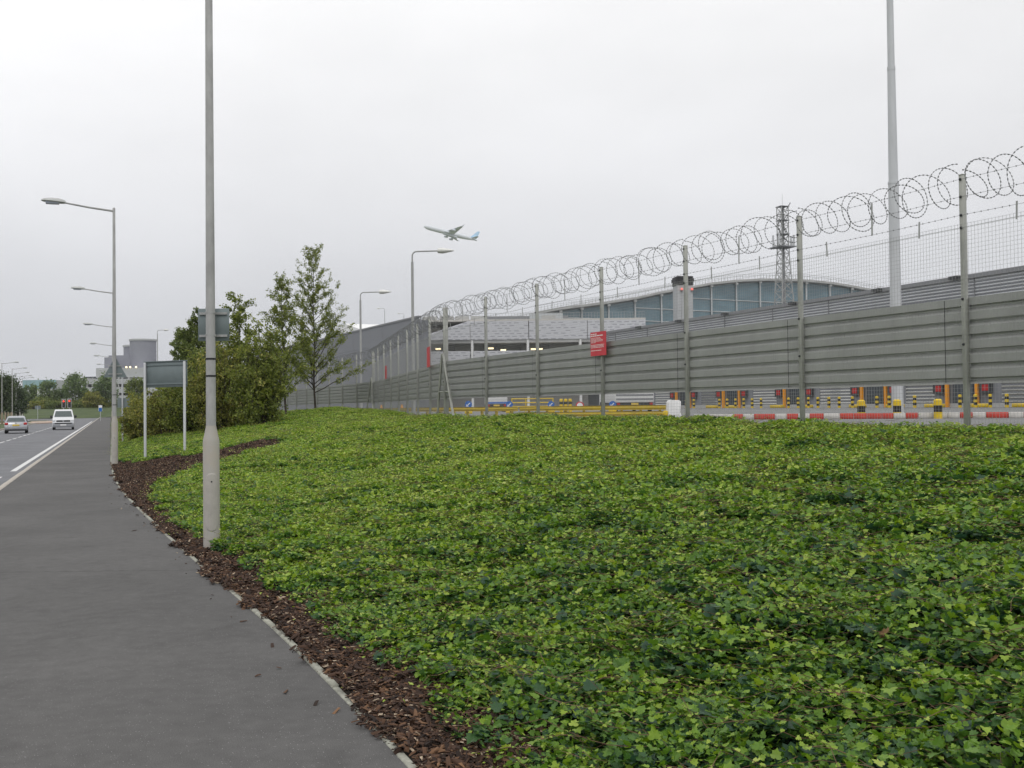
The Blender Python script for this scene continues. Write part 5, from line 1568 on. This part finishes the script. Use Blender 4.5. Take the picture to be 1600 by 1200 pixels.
MB().lathe([(1.6, -9.5), (2.6, -6), (2.6, 3), (1.4, 7)], 16, mtx=Matrix.Translation((0, 0, -1.1)) @ mX).build('belly_fairing', 'wing', t, smooth=True)
for s in (-1, 1):
    MB().box(-3, 9, s * 2.0 - 0.3, s * 2.0 + 0.3, -3.6, -2.6).build('gear_fairing', 'wing', t)

# ================================================================== trees and shrubs
def leaf_cards(name, pts, size, tint, m, parent, rng, flat=0.0, aspect=0.42):
    pts = np.asarray(pts, float); n = len(pts)
    d = rng.normal(size=(n, 3)); d[:, 2] -= 0.3; d /= np.linalg.norm(d, axis=1, keepdims=True)
    u = rng.normal(size=(n, 3)); u[:, 2] += flat
    sd = np.cross(d, u); sd /= np.linalg.norm(sd, axis=1, keepdims=True) + 1e-9
    size = size[:, None]
    nn = np.cross(sd, d)
    V = np.stack([pts, pts + d * size * 0.45 + sd * size * aspect + nn * size * 0.08, pts + d * size, pts + d * size * 0.45 - sd * size * aspect + nn * size * 0.08], 1).reshape(-1, 3)
    me = bpy.data.meshes.new(name)
    me.vertices.add(4 * n); me.loops.add(4 * n); me.polygons.add(n)
    me.vertices.foreach_set('co', V.astype(np.float32).ravel())
    me.loops.foreach_set('vertex_index', np.arange(4 * n, dtype=np.int32))
    me.polygons.foreach_set('loop_start', np.arange(0, 4 * n, 4, dtype=np.int32))
    me.update(calc_edges=True)
    me.materials.append(M[m])
    a = me.attributes.new('tint', 'FLOAT', 'POINT'); a.data.foreach_set('value', np.repeat(tint, 4).astype(np.float32))
    return put(name, me, parent)
def wander(rng, p, d, length, n, jit, up=0.0):
    pts = [Vector(p)]; d = Vector(d).normalized()
    for k in range(n):
        d = (d + Vector(rng.normal(0, jit, 3)) + Vector((0, 0, up))).normalized()
        pts.append(pts[-1] + d * (length / n))
    return pts
def ground_z(x, y):
    p, q = toPQ(x, y)
    if p > 13.0:
        return YARD_Z
    return float(bank_z(p, q)) if p > float(path_edge(q)) else -0.05
def young_tree(name, label, x, y, H, lo, spread, nbr, nleaf, seed, m='leaf_olive', lsize=0.085, lean=0.0, gz=None, group=None, trunk_r=0.055, elev=(0.55, 1.0), taper=0.75):
    rng = np.random.default_rng(seed)
    gz = ground_z(x, y) if gz is None else gz
    t = thing(name, label, 'tree', (x, y, gz), 0, group)
    b = MB()
    tr = [Vector((lean * z / H + 0.03 * math.sin(z * 1.7 + seed), 0.03 * math.cos(z * 1.3), z)) for z in np.linspace(-0.2, H, 14)]
    b.tube(tr, [trunk_r * (1 - 0.93 * k / 13) for k in range(14)], 8)
    P, S, T = [], [], []
    for i in range(nbr):
        f = lo + (0.98 - lo) * (i + rng.uniform(0, 1)) / nbr
        k = f * 13; o = tr[int(k)].lerp(tr[min(int(k) + 1, 13)], k - int(k))
        az = i * 2.399 + rng.normal(0, 0.3)
        ln_ = spread * ((1 - f) / (1 - lo)) ** taper * rng.uniform(0.6, 1.15) + 0.20
        e_ = rng.uniform(*elev)
        pts = wander(rng, o, (math.cos(az) * math.cos(e_), math.sin(az) * math.cos(e_), math.sin(e_)), ln_, 6, 0.09, 0.02)
        r0 = trunk_r * (1 - f) * 0.5 + 0.005
        b.tube(pts, [r0 * (1 - 0.85 * j / 6) for j in range(7)], 5)
        ntw = max(3, int(ln_ * 5))
        for j in range(ntw):
            g = rng.uniform(0.15, 1.0); kk_ = g * 6; o2 = pts[int(kk_)].lerp(pts[min(int(kk_) + 1, 6)], kk_ - int(kk_)) if kk_ < 6 else pts[6]
            d2_ = (pts[min(int(kk_) + 1, 6)] - pts[int(min(kk_, 5))]).normalized() + Vector(rng.normal(0, 0.40, 3))
            tw = wander(rng, o2, d2_, rng.uniform(0.22, 0.75) * (0.65 + 0.35 * (1 - f)), 3, 0.15, 0.03)
            b.tube(tw, [0.006, 0.005, 0.004, 0.002], 3, caps=False)
            nl = max(2, int(nleaf / (nbr * 6.0)))
            for _ in range(nl):
                h_ = rng.uniform(0.1, 1.05); kk2 = min(h_ * 3, 2.999); c_ = tw[int(kk2)].lerp(tw[int(kk2) + 1], kk2 - int(kk2))
                P.append(tuple(c_ + Vector(rng.normal(0, 0.045, 3)))); S.append(lsize * rng.uniform(0.6, 1.25)); T.append(np.clip(rng.normal(0.45, 0.22), 0, 1))
    b.build('trunk', 'bark', t)
    leaf_cards('crown', P, np.array(S), np.array(T), m, t, rng)
    return t
def shrub(name, label, x, y, H, W, nst, nleaf, seed, m='leaf_olive', lsize=0.09, gz=None, group=None, cat='shrub', D=None, base=0.45, skirt=0.06):
    rng = np.random.default_rng(seed)
    gz = ground_z(x, y) if gz is None else gz
    D = D or W
    t = thing(name, label, cat, (x, y, gz), 0, group)
    b = MB(); P, S, T = [], [], []
    per = nleaf / (nst * 9.0)
    for i in range(nst):
        az = i * 2.399 + rng.normal(0, 0.3); rr = math.sqrt((i + 0.5) / nst)
        hh = H * (1.02 - 0.55 * rr ** 1.7) * rng.uniform(0.72, 1.1)
        o = Vector((math.cos(az) * base * rr, math.sin(az) * base * rr, -0.1))
        end = Vector((math.cos(az) * W * rr * rng.uniform(0.75, 1.05), math.sin(az) * D * rr * rng.uniform(0.75, 1.05), hh))
        pts = []
        for k in range(8):
            f = k / 7
            c_ = o.lerp(end, f); c_.z = -0.1 + (hh + 0.1) * (f ** (0.8))
            pts.append(c_ + Vector(rng.normal(0, 0.05, 3)) * (0.3 + f))
        b.tube(pts, [0.022 * (1 - 0.85 * k / 7) + 0.003 for k in range(8)], 5)
        for j in range(9 + int(hh * 2)):
            g = rng.uniform(skirt, 1.0); kk_ = min(g * 7, 6.999); o2 = pts[int(kk_)].lerp(pts[int(kk_) + 1], kk_ - int(kk_))
            d2_ = Vector((math.cos(az), math.sin(az), 0.4)) * 0.5 + Vector(rng.normal(0, 0.7, 3)); 
            tw = wander(rng, o2, d2_, rng.uniform(0.25, 0.65), 3, 0.2, 0.03)
            b.tube(tw, [0.006, 0.005, 0.004, 0.002], 3, caps=False)
            cl_t = rng.normal(0.45, 0.13)
            for _ in range(int(per * 9 / (9 + int(hh * 2))) + 1):
                h_ = rng.uniform(0.0, 1.1); kk2 = min(h_ * 3, 2.999); c_ = tw[int(kk2)].lerp(tw[int(kk2) + 1], kk2 - int(kk2))
                P.append(tuple(c_ + Vector(rng.normal(0, 0.06, 3)))); S.append(lsize * rng.uniform(0.6, 1.3)); T.append(np.clip(rng.normal(cl_t, 0.17), 0, 1))
    b.build('stems', 'bark', t)
    leaf_cards('foliage', P, np.array(S), np.array(T), m, t, rng)
    return t
a = at(492, 637, 50)
young_tree('young_tree', 'slender young tree with open pointed crown standing before the fence', a.x, a.y, 8.1, 0.13, 3.1, 78, 19000, 21, 'leaf_olive', 0.066, -0.05, elev=(0.42, 0.9), taper=1.05)
a = at(447, 640, 47)
young_tree('young_tree', 'shorter young tree with thin trunk between the shrubs and the slender tree', a.x, a.y, 6.3, 0.16, 2.1, 54, 14000, 22, 'leaf_olive', 0.075, -0.2, taper=1.0)
a = at(408, 655, 38)
shrub('shrub', 'tall olive green shrub with upright stems at the end of the hedge', a.x, a.y, 3.7, 1.15, 46, 17000, 31, 'leaf_olive', 0.085)
a = at(372, 655, 40)
young_tree('shrub_tree', 'loose topped small tree growing out of the shrub clump', a.x, a.y, 5.0, 0.12, 1.6, 44, 9500, 34, 'leaf_olive', 0.085, 0.1, elev=(0.7, 1.2))
a = at(345, 655, 39.5)
shrub('shrub', 'browning dense shrub behind the lamp column', a.x, a.y, 3.3, 1.3, 44, 16000, 32, 'leaf_brown', 0.085)
a = at(300, 655, 42)
shrub('shrub', 'bushy olive shrub between the two-post sign and the lamp column', a.x, a.y, 3.2, 1.4, 40, 14000, 33, 'leaf_olive', 0.085)
a = at(262, 655, 44)
shrub('shrub', 'low brownish shrub directly behind the two-post sign', a.x, a.y, 2.35, 1.35, 36, 12000, 35, 'leaf_brown', 0.085)
a = at(224, 650, 47)
shrub('shrub', 'low rounded shrub at the left end of the shrub clump', a.x, a.y, 2.1, 1.1, 30, 8000, 36, 'leaf_brown', 0.09)
a = at(312, 640, 58)
young_tree('birch_tree', 'dark broad tree rising behind the shrubs and the two-post sign', a.x, a.y, 6.2, 0.08, 3.0, 90, 32000, 37, 'leaf_green', 0.10, 0.2, trunk_r=0.07)
a = at(283, 640, 66)
young_tree('birch_tree', 'dark leaning tree at the back edge of the shrub clump', a.x, a.y, 5.6, 0.08, 2.0, 60, 16000, 38, 'leaf_green', 0.11, 0.1, trunk_r=0.07)
a = at(218, 640, 75)
shrub('shrub', 'small green shrub farther along the bank past the clump', a.x, a.y, 2.6, 1.3, 20, 4000, 39, 'leaf_olive', 0.12)
a = at(340, 645, 48)
shrub('shrub', 'dense green shrub filling the back of the clump', a.x, a.y, 4.3, 1.9, 44, 16000, 40, 'leaf_green', 0.10)

def far_tree(name, label, u, v_base, depth, H, W, seed, m, group=None, nl=3600, ls=0.34, lo=0.18, gz=None, conical=False):
    rng = np.random.default_rng(seed)
    a = at(u, v_base, depth)
    gz = a.z if gz is None else gz
    t = thing(name, label, 'tree', (a.x, a.y, gz), 0, group)
    b = MB(); b.tube([(0, 0, -0.6), (0.1, 0, H * 0.35), (0, 0.1, H * 0.75)], [0.16, 0.12, 0.04], 7)
    P, S, T = [], [], []
    nc = 34
    for i in range(nc):
        zf = rng.uniform(lo, 0.97)
        prof = (1 - (zf - lo) / (1 - lo)) ** 0.7 if conical else math.sqrt(max(0.02, 1 - ((zf - (0.45 + lo / 2)) / 0.58) ** 2))
        r = W * prof * math.sqrt(rng.uniform(0.15, 1)); az = rng.uniform(0, 6.28)
        c_ = np.array([r * math.cos(az), r * math.sin(az), H * zf])
        b.tube([(0, 0, max(0.1, H * zf - 0.35 * r - 0.5)), tuple(c_)], [0.05, 0.015], 4, caps=False)
        k = nl // nc; ct = rng.normal(0.45, 0.14)
        pp = c_ + rng.normal(0, 1, (k, 3)) * np.array([W * 0.2, W * 0.2, H * 0.07])
        P.append(pp); S.append(ls * rng.uniform(0.6, 1.3, k)); T.append(np.clip(rng.normal(ct, 0.15, k), 0, 1))
    b.build('trunk', 'bark', t)
    leaf_cards('crown', np.concatenate(P), np.concatenate(S), np.concatenate(T), m, t, rng)
    return t
DG = 'dark trees on the opposite side of the road'
for i, (u, dd, H, W) in enumerate(((-16, 150, 7.0, 2.4), (-3, 152, 6.9, 2.1), (9, 160, 6.8, 2.0), (19, 170, 6.0, 1.8), (27, 180, 4.9, 1.4), (2, 190, 7.0, 2.0))):
    far_tree('roadside_tree', 'dark green roadside tree in the row opposite the path', u, 652, dd, H, W, 60 + i, 'leaf_dark', DG, 3800, 0.26, 0.3, gz=-0.05)
for i, (u, vb, dd, H, W, lab, m) in enumerate((
        (47, 638, 262, 6.1, 1.6, 'rounded green tree in front of the pale office block, beside the dark roadside trees', 'leaf_far'),
        (76, 638, 258, 6.6, 2.1, 'broad green tree covering the right end of the pale office block', 'leaf_far'),
        (66, 642, 252, 2.6, 1.6, 'low shrubby tree on the embankment below the office block', 'leaf_green'),
        (97, 640, 262, 5.6, 1.5, 'slim pale tree on the embankment above the traffic lights', 'leaf_far'),
        (118, 638, 256, 8.2, 2.6, 'tall full green tree on the embankment near the grey car park decks', 'leaf_far'),
        (131, 640, 262, 5.4, 1.8, 'medium green tree leaning against the tall full one', 'leaf_far'),
        (165, 636, 250, 7.8, 2.5, 'green tree in front of the round towers, beside the lamp column', 'leaf_far'),
        (146, 640, 246, 4.0, 2.2, 'brownish bush on the embankment under the tree by the round towers', 'leaf_brown'),
        (212, 640, 240, 7.0, 2.2, 'green tree showing between the lamp column and the two-post sign', 'leaf_green'))):
    far_tree('embankment_tree', lab, u, vb, dd, H, W, 80 + i, m, 'trees on the far embankment', 3000, 0.42, 0.12)
for i, (u, vb, dd, H, W) in enumerate(((52, 643, 248, 2.4, 2.6), (70, 640, 256, 3.0, 3.0), (88, 642, 250, 2.2, 2.4), (106, 641, 254, 2.6, 2.8), (125, 643, 247, 2.2, 2.6), (138, 640, 252, 2.8, 2.6), (158, 642, 248, 2.2, 2.4), (172, 640, 250, 2.6, 2.2))):
    t = far_tree('embankment_bush', 'low spreading bush on the far grass embankment, under the trees', u, vb, dd, H, W, 120 + i, 'leaf_green' if i % 3 else 'leaf_brown', 'bushes on the far embankment', 1500, 0.36, 0.05)
    t['category'] = 'bush'
# timber posts under the dark trees
tp = None
for k in range(9):
    P_ = PQ(KERB_P - 10.2, 118 + k * 4.2, -0.05)
    if tp is None:
        tp = put('timber_post', bevel(MB().box(-0.09, 0.09, -0.09, 0.09, -0.2, 1.5).mesh('timber_post', 'timber'), 0.015, 1), None, P_, RZ)
        tag(tp, 'pale timber post on the verge under the dark roadside trees', 'post', 'timber posts on the verge')
    else:
        c = tp.copy(); COL.objects.link(c); c.location = P_

# ================================================================== damp autumn air
hz = MB().box(-1700, 1700, -60, 1700, -1.5, 250).mesh('haze', 'white')
hz.materials.clear()
hm = bpy.data.materials.new('haze_air'); hm.use_nodes = True
hm.node_tree.nodes.clear()
ho = hm.node_tree.nodes.new('ShaderNodeOutputMaterial')
hv = hm.node_tree.nodes.new('ShaderNodeVolumePrincipled')
hv.inputs['Color'].default_value = (0.93, 0.95, 1.0, 1)
hv.inputs['Density'].default_value = 0.00016
hv.inputs['Anisotropy'].default_value = 0.2
hm.node_tree.links.new(hv.outputs[0], ho.inputs['Volume'])
hz.materials.append(hm)
stuff(put('haze', hz))
